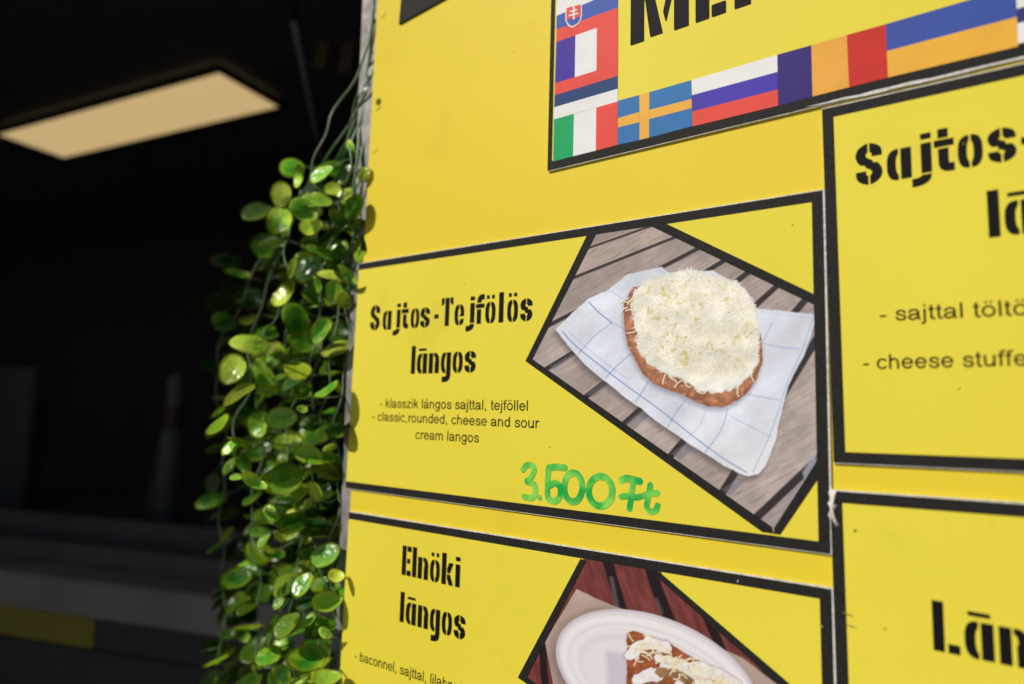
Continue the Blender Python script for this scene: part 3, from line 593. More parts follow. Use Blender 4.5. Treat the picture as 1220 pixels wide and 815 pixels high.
# cable tie
tp = at(437, 107, .650); tie = empty('cable_tie', tp, 'small white cable tie knot on the steel post above the greenery', 'cable tie')
bm = bmesh.new(); box_bm(bm, (0, 0, 0), (.0065, .004, .005), 0, .001); bm_obj('lock', bm, M['tie'], tie)
bm = bmesh.new(); tube_bm(bm, [(0, 0, -.001), (.002, -.001, -.006), (-.003, -.001, -.008)], .0006, 5); bm_obj('tail', bm, M['rod'], tie)

# ---------------------------------------------------------------- cards
def quad(ps, off): return [P(a, b, off) for a, b in ps]
def inset(q, t, sides):
    """inner corners of quad q (tl,tr,br,bl) for border widths t = (top,right,bottom,left)"""
    top, right, bottom, left = t
    tl, tr, br, bl_ = [np.array(p) for p in q]
    return [tl + (left, -top), tr + (-right, -top), br + (-right, bottom), bl_ + (left, bottom)]
def border(name, q, t, y, parent, m=None):
    o = q; i = inset(q, t, 4); n = 4; v = [(a, y, b) for a, b in o] + [(a, y, b) for a, b in i]; f = []
    w = t
    for k in range(4):
        if w[k] > 1e-6 or True:
            l = (k + 1) % 4; f.append((k, k + 4, l + 4, l))
    return pydata(name, v, f, m or M['black'], parent)
def card(name, q, lab, t, ct=CT, mb='card', group='menu cards on the yellow board'):
    e = empty(name, (0, 0, 0), lab, 'sign', group)
    prism_plate('board', q, -ct, -.0003, [M['core'], M['core']], e)
    qi = inset(q, (.0007, .0011, .0005, .0), 4)
    flat('printed_face', [[tuple(p) for p in qi]], -ct - .00005, M[mb], e)
    if t: border('border', qi, t, -ct - .00026, e)
    return e
F1 = CT + .00020
TB = .0062
# card 1 : Sajtos-Tejfölös lángos
q1 = quad([(428, 313.5), (982.4, 225.1), (992.2, 661.5), (412, 582)], CT)
c1 = card('menu_card', q1, 'menu card priced in green marker with a cheese flatbread photo on checked cloth', (TB, TB, TB, .0))
q1t = quad([(0, 0)], CT)
title1 = P(441.2, 376.5 + 16.5, F1)
def base_z(px, py, off=F1): return P(px, py, off)[1]
zL = base_z(448.6, 393.6)
zR = base_z(400 + 770 / 3.396, 320 + 212 / 3.396)
xL = P(441.2, 380, F1)[0]; xR = P(634.4, 365, F1)[0]
GP = {1: 1.9, 2: 5.0, 3: -.6, 4: 1.0, 5: -.7, 6: 3.3, 7: 1.2, 8: -.1, 9: 4.6, 10: -.7, 11: -.9, 12: 1.4, 13: 1.8, 14: .4}
def tlen(t, g): return sum(G[c][1] + 2 for c in t) - 2 + sum(g.values())
T1 = 'Sajtos-Tejfölös'
stencil('title_lettering', T1, xL, zL, -F1, c1, scale=.98, gaps=GP, dx=(1, (zR - zL) / (xR - xL)), xs=(xR - xL) * 1000 / tlen(T1, GP) / .98)
def stencil_px(text, pl, pr, parent, gaps=None, scale=.98):
    (xa, za), (xb, zb) = P(*pl, F1), P(*pr, F1)
    n = tlen(text, gaps or {}); return stencil('title_lettering', text, xa, za, -F1, parent, scale=scale, gaps=gaps, dx=(1, (zb - za) / (xb - xa)), xs=(xb - xa) * 1000 / n / scale)
stencil_px('lángos', (489.2, 445.5), (566.4, 443.5), c1)
small_text('description_lettering', '- klasszik lángos sajttal, tejföllel', (452.4, 485.5), (629.2, 489.5), -F1, F1, .0059, c1)
small_text('description_lettering', '- classic,rounded, cheese and sour', (443.2, 501.0), (641.5, 510.5), -F1, F1, .0059, c1)
small_text('description_lettering', 'cream langos', (494.8, 523), (570.3, 527.4), -F1, F1, .0059, c1)
# picture 1
def grow(p, k=3.0):
    c = np.mean(p, 0); return [tuple(np.array(q) + (np.array(q) - c) / np.linalg.norm(np.array(q) - c) * k) for q in p]
pic1 = [(711.5, 276.7), (774, 268.9), (972.2, 364), (974, 548.5), (923, 629), (919.7, 628), (634.4, 428)]
sheet('food_photo', grow(pic1), CT + .00014, paint_langos, c1, 460)
def bands(name, bs, parent, y): return flat(name, [[P(*p, CT) for p in b] for b in bs], y, M['black'], parent)
bands('photo_frame', [
    [(700, 279.3), (711.7, 276.7), (634.6, 427.9), (626.2, 430.2)],
    [(626.2, 430.2), (634.6, 427.9), (920, 627.8), (921.5, 635.6), (908.2, 633.8)],
    [(774, 268.7), (790, 264.8), (973, 352), (973, 364.6)],
    [(921.5, 635.6), (922.8, 628.6), (974, 548), (975.2, 569.8), (929.6, 637)]], c1, -CT - .00032)
# price written by hand
def zz6(p): return P(600 + p[0] / 3.05, 460 + p[1] / 3.05, F1)
ink_strokes = [([(70, 304), (84, 288), (106, 290), (110, 312), (97, 336), (84, 346), (108, 356), (117, 382), (103, 406), (74, 402)], 17), ([(130, 404), (131, 406)], 15),
    ([(166, 296), (195, 294), (222, 297)], 19), ([(163, 302), (160, 345), (159, 395), (168, 414), (190, 417), (206, 398), (205, 368), (188, 352), (166, 362)], 18),
    ([(253 + 33 * math.cos(a), 368 + 53 * math.sin(a)) for a in np.linspace(-1.9, 4.4, 24)], 19), ([(352 + 43 * math.cos(a), 382 + 54 * math.sin(a)) for a in np.linspace(-1.7, 4.7, 28)], 20),
    ([(428, 342), (450, 336), (494, 346)], 20), ([(470, 352), (464, 400), (457, 446)], 17), ([(428, 402), (460, 398), (480, 404), (500, 400), (530, 392), (558, 388)], 17),
    ([(533, 360), (526, 400), (520, 436), (533, 456), (552, 452), (560, 434)], 17)]
kx, ky = zz6((0, 0)), zz6((600, 0))
segs = []
for pth, w in ink_strokes:
    pp_ = [zz6(p) for p in (bez(pth, 30) if 2 < len(pth) < 20 else pth)]; c0_ = zz6(pth[0]); c1_ = zz6((pth[0][0], pth[0][1] + w)); wm = abs(c1_[1] - c0_[1]) * 1.32
    segs.append(spl([(a * 1000, b * 1000) for a, b in pp_], wm * 1000))
fnp = U(*segs); wobp = lambda X, Y: fnp(X + .0, Y) + .35 * (vnoise(X * 1.0, Y, 2.2, 77, 2) - .5)
a0 = zz6((50, 260)); a1 = zz6((590, 480)); xs_ = sorted((a0[0], a1[0])); z_hi = max(zz6((50, 270))[1], zz6((590, 270))[1]) + .004; z_lo = min(zz6((50, 480))[1], zz6((590, 480))[1]) - .004
pol = march(wobp, xs_[0] * 1000 - 4, z_lo * 1000, xs_[1] * 1000 + 4, z_hi * 1000, .4)
flat('price_writing', [[(a / 1000, b / 1000) for a, b in p] for p in pol], -F1 - .0001, M['marker'], c1)

# card 2 : Elnöki lángos
q2 = quad([(416, 609), (993, 700.9), (1002, 905), (396, 905)], CT); 
q2 = [q2[0], q2[1], (q2[1][0] + .0005, q2[1][1] - .215), (q2[0][0] - .001, q2[0][1] - .215)]
c2 = card('menu_card', q2, 'lower menu card with a white plate on red planks in its photo', (TB, TB, TB, .0))
stencil_px('Elnöki', (478.2, 684.5), (547.5, 700.3), c2, {1: -.6, 2: -.4})
stencil_px('lángos', (475.8, 740.5), (553.8, 763.0), c2)
small_text('description_lettering', '- baconnel, sajttal, lilahagymával', (422.4, 786.0), (588, 838.5), -F1, F1, .0059, c2)
pic2 = [(698.6, 668.6), (783, 687), (930, 817), (985, 866), (985, 1010), (900, 1010), (640, 822), (627.9, 807)]
sheet('food_photo', grow([(700, 663), (787, 680), (790, 690), (930, 817), (984, 864), (984, 940), (860, 960), (627.9, 807)]), CT + .00014, paint_plate, c2, 400)
bands('photo_frame', [
    [(691.8, 665.6), (698.8, 668.3), (628.2, 807), (617, 807.2)],
    [(617, 807.2), (628.2, 807), (860, 960), (848, 966)],
    [(781, 686), (785.5, 681), (984.6, 852), (984.6, 866)]], c2, -CT - .00032)

# right cards
q3 = quad([(979.3, 129.3), (1220, 74.6), (1220, 562.8), (993.3, 552)], CT)
x3, z3t, z3b = q3[0][0], q3[0][1], q3[3][1]; W3 = .42
sl_t = (q3[1][1] - q3[0][1]) / (q3[1][0] - q3[0][0]); sl_b = (q3[2][1] - q3[3][1]) / (q3[2][0] - q3[3][0])
q3 = [q3[0], (x3 + W3, z3t + sl_t * W3), (x3 + W3, z3b + sl_b * W3), q3[3]]
c3 = card('menu_card', q3, 'right-hand menu card for the cheese stuffed flatbread, under the flag sign', (TB, TB, TB, TB))
stencil('title_lettering', 'Sajtos-', P(1019.5, 200, F1)[0], P(1036, 221, F1)[1] + .0004, -F1, c3, scale=1.0, gaps={1: .2, 2: 2.6, 3: -.8, 4: -.4, 5: .2}, dx=(1, .012))
stencil('title_lettering', 'lángos', P(1177, 260, F1)[0], P(1186, 282.5, F1)[1], -F1, c3, scale=1.0, dx=(1, .012))
small_text('description_lettering', '- sajttal töltött', (1048.3, 382.8), (1246, 374.4), -F1, F1, .0060, c3)
small_text('description_lettering', '- cheese stuffed', (1028.3, 440.3), (1244, 435.2), -F1, F1, .0060, c3)
q4 = quad([(988.8, 583.2), (1220, 599), (1220, 800), (996, 815)], CT); sl = (q4[1][1] - q4[0][1]) / (q4[1][0] - q4[0][0]); xb4 = q4[3][0]
q4 = [q4[0], (q4[0][0] + W3, q4[0][1] + sl * W3), (q4[0][0] + W3, q4[0][1] - .21), (xb4 + .001, q4[0][1] - .21)]
c4 = card('menu_card', q4, 'menu card at the lower right with a torn white corner', (TB, TB, TB, TB))
stencil('title_lettering', 'Lángos', P(1110.8, 740, F1)[0], P(1112, 774.5, F1)[1], -F1, c4, scale=1.0, dx=(1, -.012))
# torn foam at its corner
def z3p(a, b): return P(960 + a / 3.327, 570 + b / 3.327, CT + .001)
torn = [z3p(*p) for p in [(88, 52), (100, 42), (122, 48), (120, 74), (113, 92), (124, 108), (112, 132), (118, 158), (131, 186), (121, 196), (104, 166), (98, 172), (86, 146), (96, 122), (84, 100), (98, 80)]]
bm = bmesh.new(); cxy = np.mean(torn, 0); n_ = len(torn)
vb = [bm.verts.new((x, -CT - .0001, z)) for x, z in torn]; vm = [bm.verts.new((x * .6 + cxy[0] * .4, -CT - .0016 - .0012 * random.random(), z * .75 + cxy[1] * .25)) for x, z in torn]; vc = bm.verts.new((cxy[0], -CT - .003, cxy[1]))
for i in range(n_): j = (i + 1) % n_; bm.faces.new((vb[i], vb[j], vm[j], vm[i])); bm.faces.new((vm[i], vm[j], vc))
bmesh.ops.recalc_face_normals(bm, faces=bm.faces); o = bm_obj('torn_corner', bm, M['core'], c4)
# small scuffs
def scuff(parent, pts, m, r=.0006, y=-F1 - .0001):
    for (px, py, L_, W_, an) in pts:
        x, z = P(px, py, F1); flat('scuff_mark', [[(x + L_ * math.cos(t) * math.cos(an) - W_ * math.sin(t) * math.sin(an), z + L_ * math.cos(t) * math.sin(an) + W_ * math.sin(t) * math.cos(an)) for t in np.linspace(0, 2 * math.pi, 9)[:-1]]], y, m, parent)
M['smudge'] = mat('grey_scuff', (.22, .18, .03), rough=.6); M['chip'] = mat('pale_chip', (.6, .58, .5), rough=.7)
scuff(c4, [(1018.7, 632.2, .0011, .0006, .9), (1010, 732, .003, .0004, -.2), (1014, 746, .003, .0003, -.15), (1054, 749, .0006, .0005, 0)], M['smudge'])
scuff(c3, [(1148, 171, .0005, .0004, 0), (1143, 463, .0006, .0004, .4)], M['smudge'])
scuff(c1, [(944, 268, .0005, .0004, 0), (655, 533, .0005, .0005, 0), (868, 372, .0004, .0003, 0), (553, 338, .0006, .0004, 0)], M['smudge'])
scuff(c2, [(879, 692.5, .0009, .0003, 1.3), (979, 746.5, .0005, .0004, 0), (573, 694, .0006, .0005, 0)], M['chip'])

# flag sign
FT = .0020
qf0, qf1, qf2 = P(652.3, 204.3, FT), P(1220, 67.6, FT), P(657, 0, FT)
slf = (qf1[1] - qf0[1]) / (qf1[0] - qf0[0]); HF = .42
qf = [(qf0[0] + (qf2[0] - qf0[0]) * .2, qf0[1] + HF), (qf0[0] + .60, qf0[1] + HF + slf * .6), (qf0[0] + .60, qf0[1] + slf * .6), qf0]
cf = card('flag_sign', qf, 'large sign with a row of national flags and big black lettering at the top', (TB * 1.2, TB, .0072, .0040), ct=FT, group=None)
def FPx(a, b): return P(a, b, FT)
def za(x, y): return FPx(640 + x / 3.88, y / 3.88)
def zb(x, y): return FPx(920 + x / 3.88, y / 3.88)
yF = -FT - .00045
nflag = 0
def flag(lab, parts):
    global nflag
    nflag += 1
    o = flat('printed_flag', [p for p, _ in parts], yF + .00002 * nflag, [FLG[c] for _, c in parts], cf, mi=list(range(len(parts)))); o['label'] = lab; return o
def ext(p, q, k): return (p[0] + (q[0] - p[0]) * k, p[1] + (q[1] - p[1]) * k)
# column of flags
flag('flag of orange and more colours cut by the frame', [([za(95, -120), za(374, -210), za(374, -120), za(93, -20)], 'swyellow')])
flag('white, blue and red flag with a red shield', [([za(93, -20), za(374, -120), za(374, -45), za(91, 74)], 'white'), ([za(91, 74), za(374, -45), za(374, 36), za(90, 138)], 'blue'), ([za(90, 138), za(374, 36), za(374, 95), za(89, 196)], 'red')])
flag('blue, white and red upright striped flag', [([za(89, 196), za(178, 164), za(175, 358), za(83, 385)], 'deepblue'), ([za(178, 164), za(277, 127), za(275, 327), za(175, 358)], 'white'), ([za(277, 127), za(374, 95), za(374, 290), za(275, 327)], 'red')])
flag('red, dark blue and white striped flag', [([za(83, 385), za(374, 290), za(373, 352), za(81, 441)], 'red'), ([za(81, 441), za(373, 352), za(373, 411), za(80, 497)], 'navy'), ([za(80, 497), za(373, 411), za(373, 470), za(78, 553)], 'white')])
flag('green, white and red upright striped flag', [([za(78, 553), za(171, 528), za(167, 723), za(75, 747)], 'green'), ([za(171, 528), za(274, 498), za(272, 697), za(167, 723)], 'white'), ([za(274, 498), za(373, 470), za(373, 670), za(272, 697)], 'red')])
flag('blue flag with a yellow cross', [([za(373, 467), za(473, 440), za(474, 518), za(374, 547)], 'swblue'), ([za(519, 427), za(714, 371), za(715, 458), za(519, 509)], 'swblue'), ([za(374, 590), za(474, 565), za(474, 648), za(373, 670)], 'swblue'), ([za(519, 551), za(716, 500), za(717, 584), za(518, 637)], 'swblue'),
    ([za(374, 547), za(474, 518), za(474, 565), za(374, 590)], 'swyellow'), ([za(473, 440), za(519, 427), za(518, 637), za(474, 648)], 'swyellow'), ([za(519, 509), za(715, 458), za(716, 500), za(519, 551)], 'swyellow')])
flag('white, violet blue and red striped flag', [([za(714, 371), za(1110, 254), za(1112, 333), za(716, 441)], 'white'), ([za(716, 441), za(1112, 333), za(1113, 414), za(718, 516)], 'ruviolet'), ([za(718, 516), za(1113, 414), za(1114, 489), za(719, 585)], 'red')])
flag('blue, yellow and red upright striped flag', [([zb(24, 254), zb(181, 210), zb(187, 447), zb(29, 489)], 'roblue'), ([zb(181, 210), zb(345, 163), zb(356, 404), zb(187, 447)], 'royellow'), ([zb(345, 163), zb(524, 113), zb(536, 359), zb(356, 404)], 'rored')])
flag('blue over yellow flag', [([zb(524, 113), zb(1125, -62), zb(1131, 79), zb(530, 237)], 'uablue'), ([zb(530, 237), zb(1131, 79), zb(1137, 215), zb(536, 359)], 'uayellow')])
flag('white flag with a dark blue cross', [([zb(1125, -62), zb(1500, -170), zb(1503, -60), zb(1130, 42)], 'white'), ([zb(1130, 42), zb(1503, -60), zb(1505, 10), zb(1133, 110)], 'fiblue'), ([zb(1133, 110), zb(1505, 10), zb(1508, 120), zb(1137, 215)], 'white')])
flat('torn_edge', [[zb(*p) for p in [(150, 497), (250, 474), (330, 452), (400, 440), (470, 420), (560, 400), (640, 379), (740, 362), (860, 332), (1000, 300), (1180, 258), (1500, 180), (1500, 190), (1180, 269), (1000, 308), (860, 345), (730, 375), (690, 384), (560, 410), (520, 424), (430, 445), (330, 461), (250, 480)]]], yF - .0001, M['core'], cf)
# shield emblem
sh = lambda s, ox=171, oy=72: [za(ox + (x - 171) * s, oy + (y - 72) * s) for x, y in [(134, 34), (171, 24), (208, 16), (209, 60), (206, 90), (192, 112), (165, 130), (146, 122), (132, 98), (132, 66)]]
flat('shield_emblem', [sh(1.0)], yF - .0001, FLG['white'], cf)
flat('shield_emblem', [sh(.88)], yF - .0002, FLG['red'], cf)
flat('shield_emblem', [[za(*p) for p in [(138, 98), (155, 86), (171, 92), (188, 78), (202, 84), (190, 106), (165, 122), (149, 115)]]], yF - .0003, FLG['blue'], cf)
flat('cross_emblem', [[za(*p) for p in q] for q in ([(168, 30), (176, 28), (176, 90), (168, 92)],)], yF - .0004, FLG['white'], cf)
flat('cross_emblem', [[za(*p) for p in q] for q in ([(154, 54), (188, 44), (188, 51), (154, 61)], [(149, 72), (193, 60), (193, 68), (149, 80)])], yF - .0005, FLG['white'], cf)
# big lettering MENU
(xa_, za_), (xe_, ze_) = za(432, 212), za(733, 110)
u1 = (xe_ - xa_) * 1000; sM = u1 / (23.2 + 2.6)
stencil('title_lettering', 'MENi', xa_, za_, yF, cf, scale=sM * 1.0, gaps={1: .6, 2: 1.0, 3: -2.0}, dx=(1, slf + .004))
# black cornered sign at the top left
TO = .002
w0 = P(475, 28.5, TO); w1 = P(478.5, 0, TO); w2 = P(526, 0, TO); sw = (w2[1] - w0[1]) / (w2[0] - w0[0])
bs = empty('black_sign', (0, 0, 0), 'black sign whose lower corner hangs into the top of the picture', 'sign')
prism_plate('board', [w0, (w0[0] + .35, w0[1] + .35 * sw), (w0[0] + .35, w0[1] + .3), (w0[0] + (w1[0] - w0[0]) * 8, w0[1] + .3)], -TO, -.0003, [M['black'], M['black']], bs)

# ================================================================= GREENERY
gar = empty('artificial_vine', at(440, 20, .645), 'bunch of glossy round-leaved artificial greenery hanging left of the yellow board', 'plant')
GO = gar.location.copy()
def leaf_mesh(ratio, cup, bend, seed):
    r_ = random.Random(seed); bm = bmesh.new(); lay = bm.verts.layers.float.new('rim'); nr, ns = 5, 20; rings = []
    def pos(r, a):
        x = .5 + .5 * r * math.cos(a); w = ratio * .5 * (1 + .10 * math.cos(a)); y = r * w * math.sin(a)
        z = cup * (r * r) * .5 * (1 + .25 * math.sin(2 * a + seed)) - bend * (x - .3) ** 2 - .03 * math.exp(-(y / .05) ** 2) * (1 - r)
        return (x, y, z + .012 * math.sin(5 * a + seed) * r * r)
    c0 = bm.verts.new(pos(0, 0)); c0[lay] = 0
    for k in range(1, nr + 1):
        rg = []
        for j in range(ns):
            r = k / nr; v = bm.verts.new(pos(r, 2 * math.pi * j / ns)); v[lay] = max(0, (r - .45) / .55) ** 1.5; rg.append(v)
        rings.append(rg)
    for j in range(ns): bm.faces.new((c0, rings[0][j], rings[0][(j + 1) % ns]))
    for k in range(nr - 1):
        for j in range(ns): bm.faces.new((rings[k][j], rings[k + 1][j], rings[k + 1][(j + 1) % ns], rings[k][(j + 1) % ns]))
    # underside gives it thickness
    g_ = bmesh.ops.solidify(bm, geom=bm.faces[:], thickness=.03)
    # stalk
    for f in bm.faces: f.smooth = True
    me = bpy.data.meshes.new('leaf'); bm.to_mesh(me); bm.free(); me.materials.append(M['leaf']); return me
LM = [leaf_mesh(.86, .18, .12, 1), leaf_mesh(.92, .28, .05, 2), leaf_mesh(.74, -.12, .22, 3), leaf_mesh(.82, .10, .30, 4), leaf_mesh(.62, .14, .18, 5)]
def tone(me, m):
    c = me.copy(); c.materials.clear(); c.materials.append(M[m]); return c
LM_P = [tone(q, 'leaf_sunlit_tone') for q in LM]; LM_D = [tone(q, 'leaf_shade_tone') for q in LM]
strand_px = [
 ([(445, 22), (432, 70), (405, 130), (376, 182), (356, 232), (346, 282), (338, 330), (329, 376), (306, 420), (296, 452), (284, 500), (281, 565)], .014),
 ([(446, -10), (434, 130), (412, 200), (397, 280), (378, 400), (352, 470), (345, 560), (356, 640), (350, 730), (348, 850)], .0),
 ([(437, 108), (425, 190), (413, 300), (402, 400), (382, 480), (380, 520), (372, 560), (366, 610), (385, 680), (379, 735), (384, 850)], .0),
 ([(440, 90), (400, 190), (320, 290), (268, 400), (262, 500), (268, 600), (262, 700), (268, 850)], -.05),
 ([(441, 100), (385, 200), (330, 300), (302, 420), (308, 540), (302, 650), (308, 740), (316, 860)], -.02),
 ([(442, 130), (428, 230), (418, 340), (408, 460), (400, 580), (397, 700), (394, 850)], -.004),
 ([(440, 70), (405, 190), (372, 300), (342, 420), (330, 540), (332, 660), (336, 860)], -.06),
 ([(443, 60), (420, 160), (398, 260), (380, 360), (376, 480), (372, 620), (368, 850)], -.035)]
strand = []
for i, (pp_, t) in enumerate(strand_px):
    sp = bez(pp_, 60); n_ = len(sp); pts = []
    for k, (a, b) in enumerate(sp):
        s = k / (n_ - 1); off = -.004 + (t + .004) * min(1, s * 4) + .004 * math.sin(k * .5 + i * 2); w_ = min(1, s * 5)
        a += w_ * (5 * math.sin(k * .45 + i * 1.7) + 3 * math.sin(k * 1.1 + i)); pts.append(at(a, b, (D - off) / ray(a, b).y) - GO)
    bm = bmesh.new(); strand.append((pts, bm))
heroes = []
def H(z, lst):
    ox, oy, s = z
    for h in lst: heroes.append((ox + h[0] / s, oy + h[1] / s, h[2] / s, h[3] / s, h[4], h[5] if len(h) > 5 else 0))
# (x, y, length, width, angle, depth class: 0 near, 1 mid, 2 far)
H((230, 160, 3.136), [(332, 228, 92, 84, 90), (240, 288, 108, 56, 10, 1), (328, 325, 104, 78, 60), (408, 290, 100, 70, -35), (440, 345, 80, 62, 20), (460, 247, 118, 52, -12), (402, 160, 80, 32, 85), (480, 145, 95, 40, 30), (370, 122, 84, 76, 0, 1),
  (278, 418, 118, 108, 10, 1), (132, 465, 115, 45, -5, 2), (105, 635, 105, 72, 0, 2), (210, 618, 100, 96, 5, 2), (125, 708, 80, 60, 0, 2), (150, 570, 90, 70, 20, 2), (190, 708, 90, 66, 0, 2), (520, 530, 100, 36, -25), (500, 388, 112, 26, 30), (555, 340, 125, 46, -35), (600, 278, 105, 60, 70),
  (620, 430, 105, 50, 75), (530, 590, 85, 66, 80), (562, 625, 80, 50, -50), (350, 600, 115, 52, 50), (395, 690, 128, 84, -70), (480, 730, 110, 62, 50), (222, 778, 152, 72, -5), (585, 520, 95, 42, -60), (470, 440, 112, 30, -20), (570, 150, 92, 40, 60, 1), (290, 750, 52, 34, 10),
  (520, 205, 60, 46, 20), (575, 230, 90, 60, 30, 1), (540, 440, 100, 60, 80, 1), (430, 500, 120, 90, 40, 1), (640, 150, 60, 40, 80), (590, 60, 70, 26, -60), (540, 790, 120, 46, 15), (420, 800, 100, 70, 10, 1), (650, 590, 60, 40, 60, 1), (370, 500, 80, 26, 80), (470, 560, 60, 24, -80), (310, 805, 60, 60, 90, 1)])
H((230, 400, 3.705), [(175, 150, 132, 112, 60), (312, 165, 155, 72, -65), (205, 255, 155, 56, 25), (458, 152, 115, 78, -20), (480, 258, 84, 52, 0), (650, 70, 105, 62, -20, 1), (235, 315, 160, 138, 0, 1), (292, 388, 122, 108, -80), (390, 368, 125, 112, 10), (415, 475, 120, 110, 0, 1),
  (280, 500, 150, 112, 20, 1), (115, 400, 114, 42, 40), (222, 462, 122, 22, -30), (160, 490, 84, 42, 45), (155, 572, 88, 36, 50), (228, 565, 84, 58, -50), (190, 625, 54, 26, 0), (262, 652, 115, 52, -35), (395, 640, 165, 134, 15), (540, 440, 135, 52, 40), (585, 235, 125, 32, 30),
  (508, 530, 118, 78, -25), (605, 572, 112, 32, -35), (485, 590, 92, 62, 60, 1), (475, 695, 95, 56, 60), (545, 685, 92, 52, -70), (510, 742, 42, 30, -90), (575, 745, 86, 50, 10, 1), (410, 730, 115, 82, 0, 1), (335, 792, 86, 62, -60), (435, 800, 90, 60, 30), (90, 650, 84, 90, 80, 2), (640, 420, 84, 62, 0, 1),
  (360, 90, 110, 70, 80, 1), (470, 90, 120, 110, 0, 1), (530, 390, 90, 26, 50, 1), (600, 490, 60, 30, 20, 1), (340, 60, 70, 40, 60), (380, 180, 60, 24, 30), (100, 720, 100, 60, 10, 2), (300, 200, 70, 60, 70), (350, 560, 60, 60, 80, 1), (500, 225, 60, 40, 90, 1), (480, 325, 44, 40, 0)])
H((230, 600, 3.79), [(360, 72, 105, 46, -50), (450, 92, 122, 88, 20), (300, 52, 64, 60, 80, 1), (300, 130, 92, 50, 5, 1), (318, 165, 74, 32, 50), (385, 155, 64, 26, -55), (355, 212, 44, 22, 0), (365, 235, 94, 46, -10, 1), (450, 210, 94, 54, 90, 1), (600, 235, 132, 92, 20), (495, 360, 115, 72, 55),
  (645, 330, 68, 52, -10), (608, 450, 126, 86, 5), (195, 340, 132, 86, 10, 1), (305, 405, 112, 84, 0, 2), (180, 505, 118, 94, 0, 2), (225, 585, 74, 46, -30, 1), (530, 528, 74, 36, 50), (598, 530, 74, 42, -45), (555, 588, 48, 42, -90), (600, 585, 64, 36, -30), (425, 545, 135, 72, 45), (360, 570, 145, 24, 75),
  (335, 690, 115, 78, 20), (508, 705, 162, 106, 0), (400, 775, 96, 82, -40), (600, 797, 125, 64, 0), (500, 800, 95, 54, 20), (160, 590, 60, 50, 20, 2), (385, 450, 60, 40, 70), (130, 400, 90, 40, 20, 2), (520, 440, 110, 66, 10, 1), (640, 110, 110, 90, 70, 1), (190, 200, 110, 60, 60, 2), (150, 60, 110, 50, 10, 2),
  (520, 130, 100, 60, 60, 1), (110, 670, 130, 60, 0, 2), (240, 500, 100, 90, 0, 2), (260, 760, 100, 70, 20, 2), (590, 690, 80, 50, 60, 1), (160, 780, 100, 60, 40, 2), (375, 300, 60, 24, -40, 1)])
leaves = []
toCam = lambda p: (CPOS - p).normalized()
def put_leaf(center, L, ang, ratio, me, tiltsign, dive=0.0):
    v = toCam(center); r = CR - v * CR.dot(v); r.normalize(); u = v.cross(r).normalized()
    e1 = (r * math.cos(ang) + u * math.sin(ang)).normalized(); e2 = v.cross(e1).normalized()
    cphi = min(1, ratio); phi = max(math.acos(cphi), .52)
    if tiltsign * (v * math.cos(phi) + e2 * math.sin(phi)).dot(to_sun) < tiltsign * (v * math.cos(phi) - e2 * math.sin(phi)).dot(to_sun): phi = -phi
    e1 = (e1 * math.cos(dive) - v * math.sin(dive)).normalized()
    nrm = (v * math.cos(phi) + e2 * math.sin(phi)); nrm = (nrm - e1 * nrm.dot(e1)).normalized(); y = nrm.cross(e1)
    o = bpy.data.objects.new('leaf', me); COL.objects.link(o)
    base = center - e1 * L * .5 * math.cos(dive)
    R = Matrix((e1, y, nrm)).transposed().to_4x4()
    o.matrix_world = Matrix.Translation(base - GO) @ R @ Matrix.Diagonal((L, L, L, 1)); o.parent = gar
    leaves.append(o); return base, e1
def petiole(base, e1, si):
    pts, bm = strand[si]; b = base - GO; best = min(range(len(pts)), key=lambda k: (pts[k] + Vector((0, 0, -.004)) - b).length + (.01 if pts[k].z < b.z - .01 else 0))
    p = pts[best]; d = (b - p)
    if d.length > .05: return False
    mid = (p + b) / 2 - e1 * .003; tube_bm(bm, [p, mid, b, b + e1 * .004], [.0009, .0008, .0008, .0006], 5); return True
def nearest(center):
    b = center - GO; return min(range(len(strand)), key=lambda i: min((q - b).length for q in strand[i][0]))
def tpl(px, py, off): return (D - off) / ray(px, py).y     # depth of the plane off metres in front of the sign
for (x, y, L_, W_, a, dc_) in heroes:
    t = tpl(x, y, {0: random.uniform(.004, .026) if x < 390 else random.uniform(-.002, .015), 1: random.uniform(-.03, -.01), 2: random.uniform(-.075, -.045)}[dc_] + .0006 * max(0, 370 - x) * (dc_ == 0))
    c_ = at(x, y, t); L = L_ * t / FP * 1.10; me = LM[0] if W_ / L_ > .8 else random.choice(LM[:4]) if W_ / L_ > .6 else random.choice(LM[1:])
    me_r = {0: .86, 1: .92, 2: .74, 3: .82, 4: .62}[LM.index(me)]
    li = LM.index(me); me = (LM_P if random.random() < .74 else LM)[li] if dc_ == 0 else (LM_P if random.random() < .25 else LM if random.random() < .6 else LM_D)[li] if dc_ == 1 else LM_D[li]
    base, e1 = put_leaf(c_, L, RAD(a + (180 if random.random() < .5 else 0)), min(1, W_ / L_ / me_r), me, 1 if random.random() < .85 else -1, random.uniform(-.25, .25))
    petiole(base, e1, nearest(base))
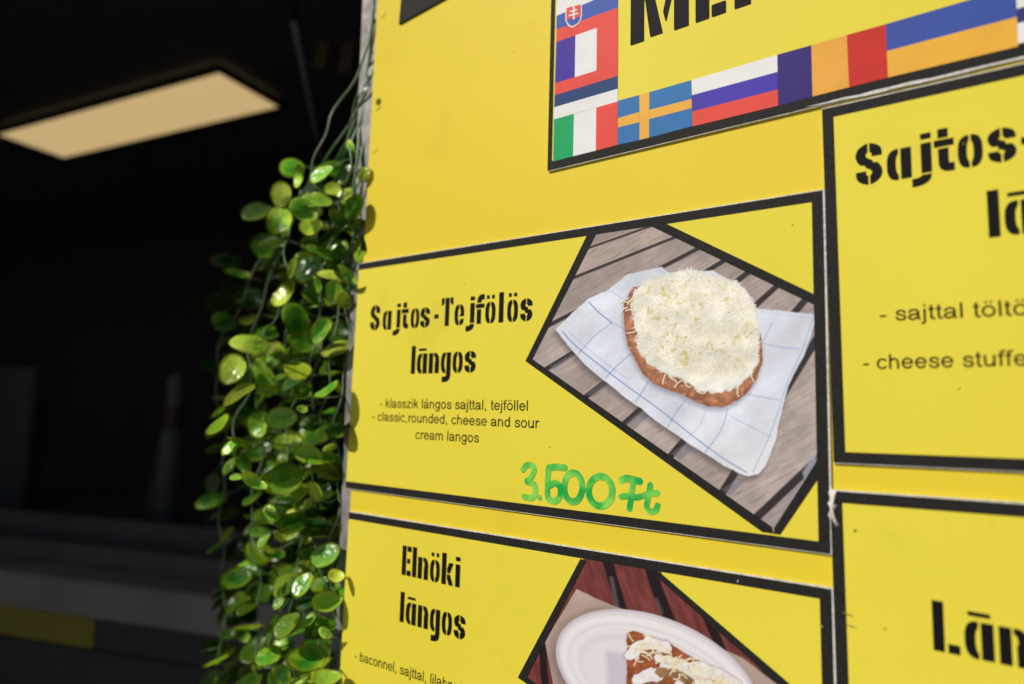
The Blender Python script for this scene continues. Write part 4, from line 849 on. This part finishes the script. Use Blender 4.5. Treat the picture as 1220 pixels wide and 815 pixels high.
# filler pairs along the strands, further back
for si in (5, 3, 4, 7, 6, 1):
    pts, bm = strand[si]; k = 15
    while k < len(pts) - 1:
        p = pts[k] + GO
        if len(leaves) < 296:
            a0_ = random.uniform(0, math.pi)
            for s in (0, math.pi):
                az = a0_ + s; dirv = Vector((math.cos(az), math.sin(az), random.uniform(-.5, .4))).normalized(); L = random.uniform(.026, .042)
                nn = (Vector((random.uniform(-.6, .6), random.uniform(-1, .1), random.uniform(.2, 1))));
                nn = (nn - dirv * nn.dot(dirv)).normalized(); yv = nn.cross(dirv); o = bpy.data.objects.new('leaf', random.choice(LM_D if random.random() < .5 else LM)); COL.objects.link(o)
                b0 = p + dirv * .006 + KN * .012; o.matrix_world = Matrix.Translation(b0 - GO) @ Matrix((dirv, yv, nn)).transposed().to_4x4() @ Matrix.Diagonal((L, L, L, 1)); o.parent = gar
                leaves.append(o); tube_bm(bm, [pts[k], b0 - GO, b0 - GO + dirv * .004], .0007, 5)
        k += random.choice((3, 4, 5))
# the many further leaves of the bunch, past the 300 built singly
bl_ = {'leaf': bmesh.new(), 'leaf_shade_tone': bmesh.new()}
for b_ in bl_.values(): b_.verts.layers.float.new('rim')
for i in range(170):
    si = random.choice((3, 3, 4, 4, 5, 6, 6, 7, 7, 1)); pts, bm = strand[si]; k = random.randrange(17, len(pts) - 1); p = pts[k] + KN * random.uniform(.01, .05) - KU * random.uniform(-.012, .018)
    d_ = Vector((random.uniform(-1, 1), random.uniform(-1, 1), random.uniform(-.6, .5))).normalized(); nn = Vector((random.uniform(-.5, .5), random.uniform(-1, 0), random.uniform(.2, 1))); nn = (nn - d_ * nn.dot(d_)).normalized(); L = random.uniform(.018, .036)
    T = Matrix.Translation(p) @ Matrix((d_, nn.cross(d_), nn)).transposed().to_4x4() @ Matrix.Diagonal((L, L, L, 1)); b_ = bl_['leaf_shade_tone' if random.random() < .7 else 'leaf']
    tmp = random.choice(LM).copy(); tmp.transform(T); b_.from_mesh(tmp); bpy.data.meshes.remove(tmp)
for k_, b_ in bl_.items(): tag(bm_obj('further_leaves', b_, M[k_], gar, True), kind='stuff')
for pts, bm in strand:
    tube_bm(bm, pts, [.0009 + .0006 * max(0, 1 - 3 * k / len(pts)) for k in range(len(pts))], 6); bm_obj('stem', bm, M['stem'], gar, True)
print('leaves', len(leaves))
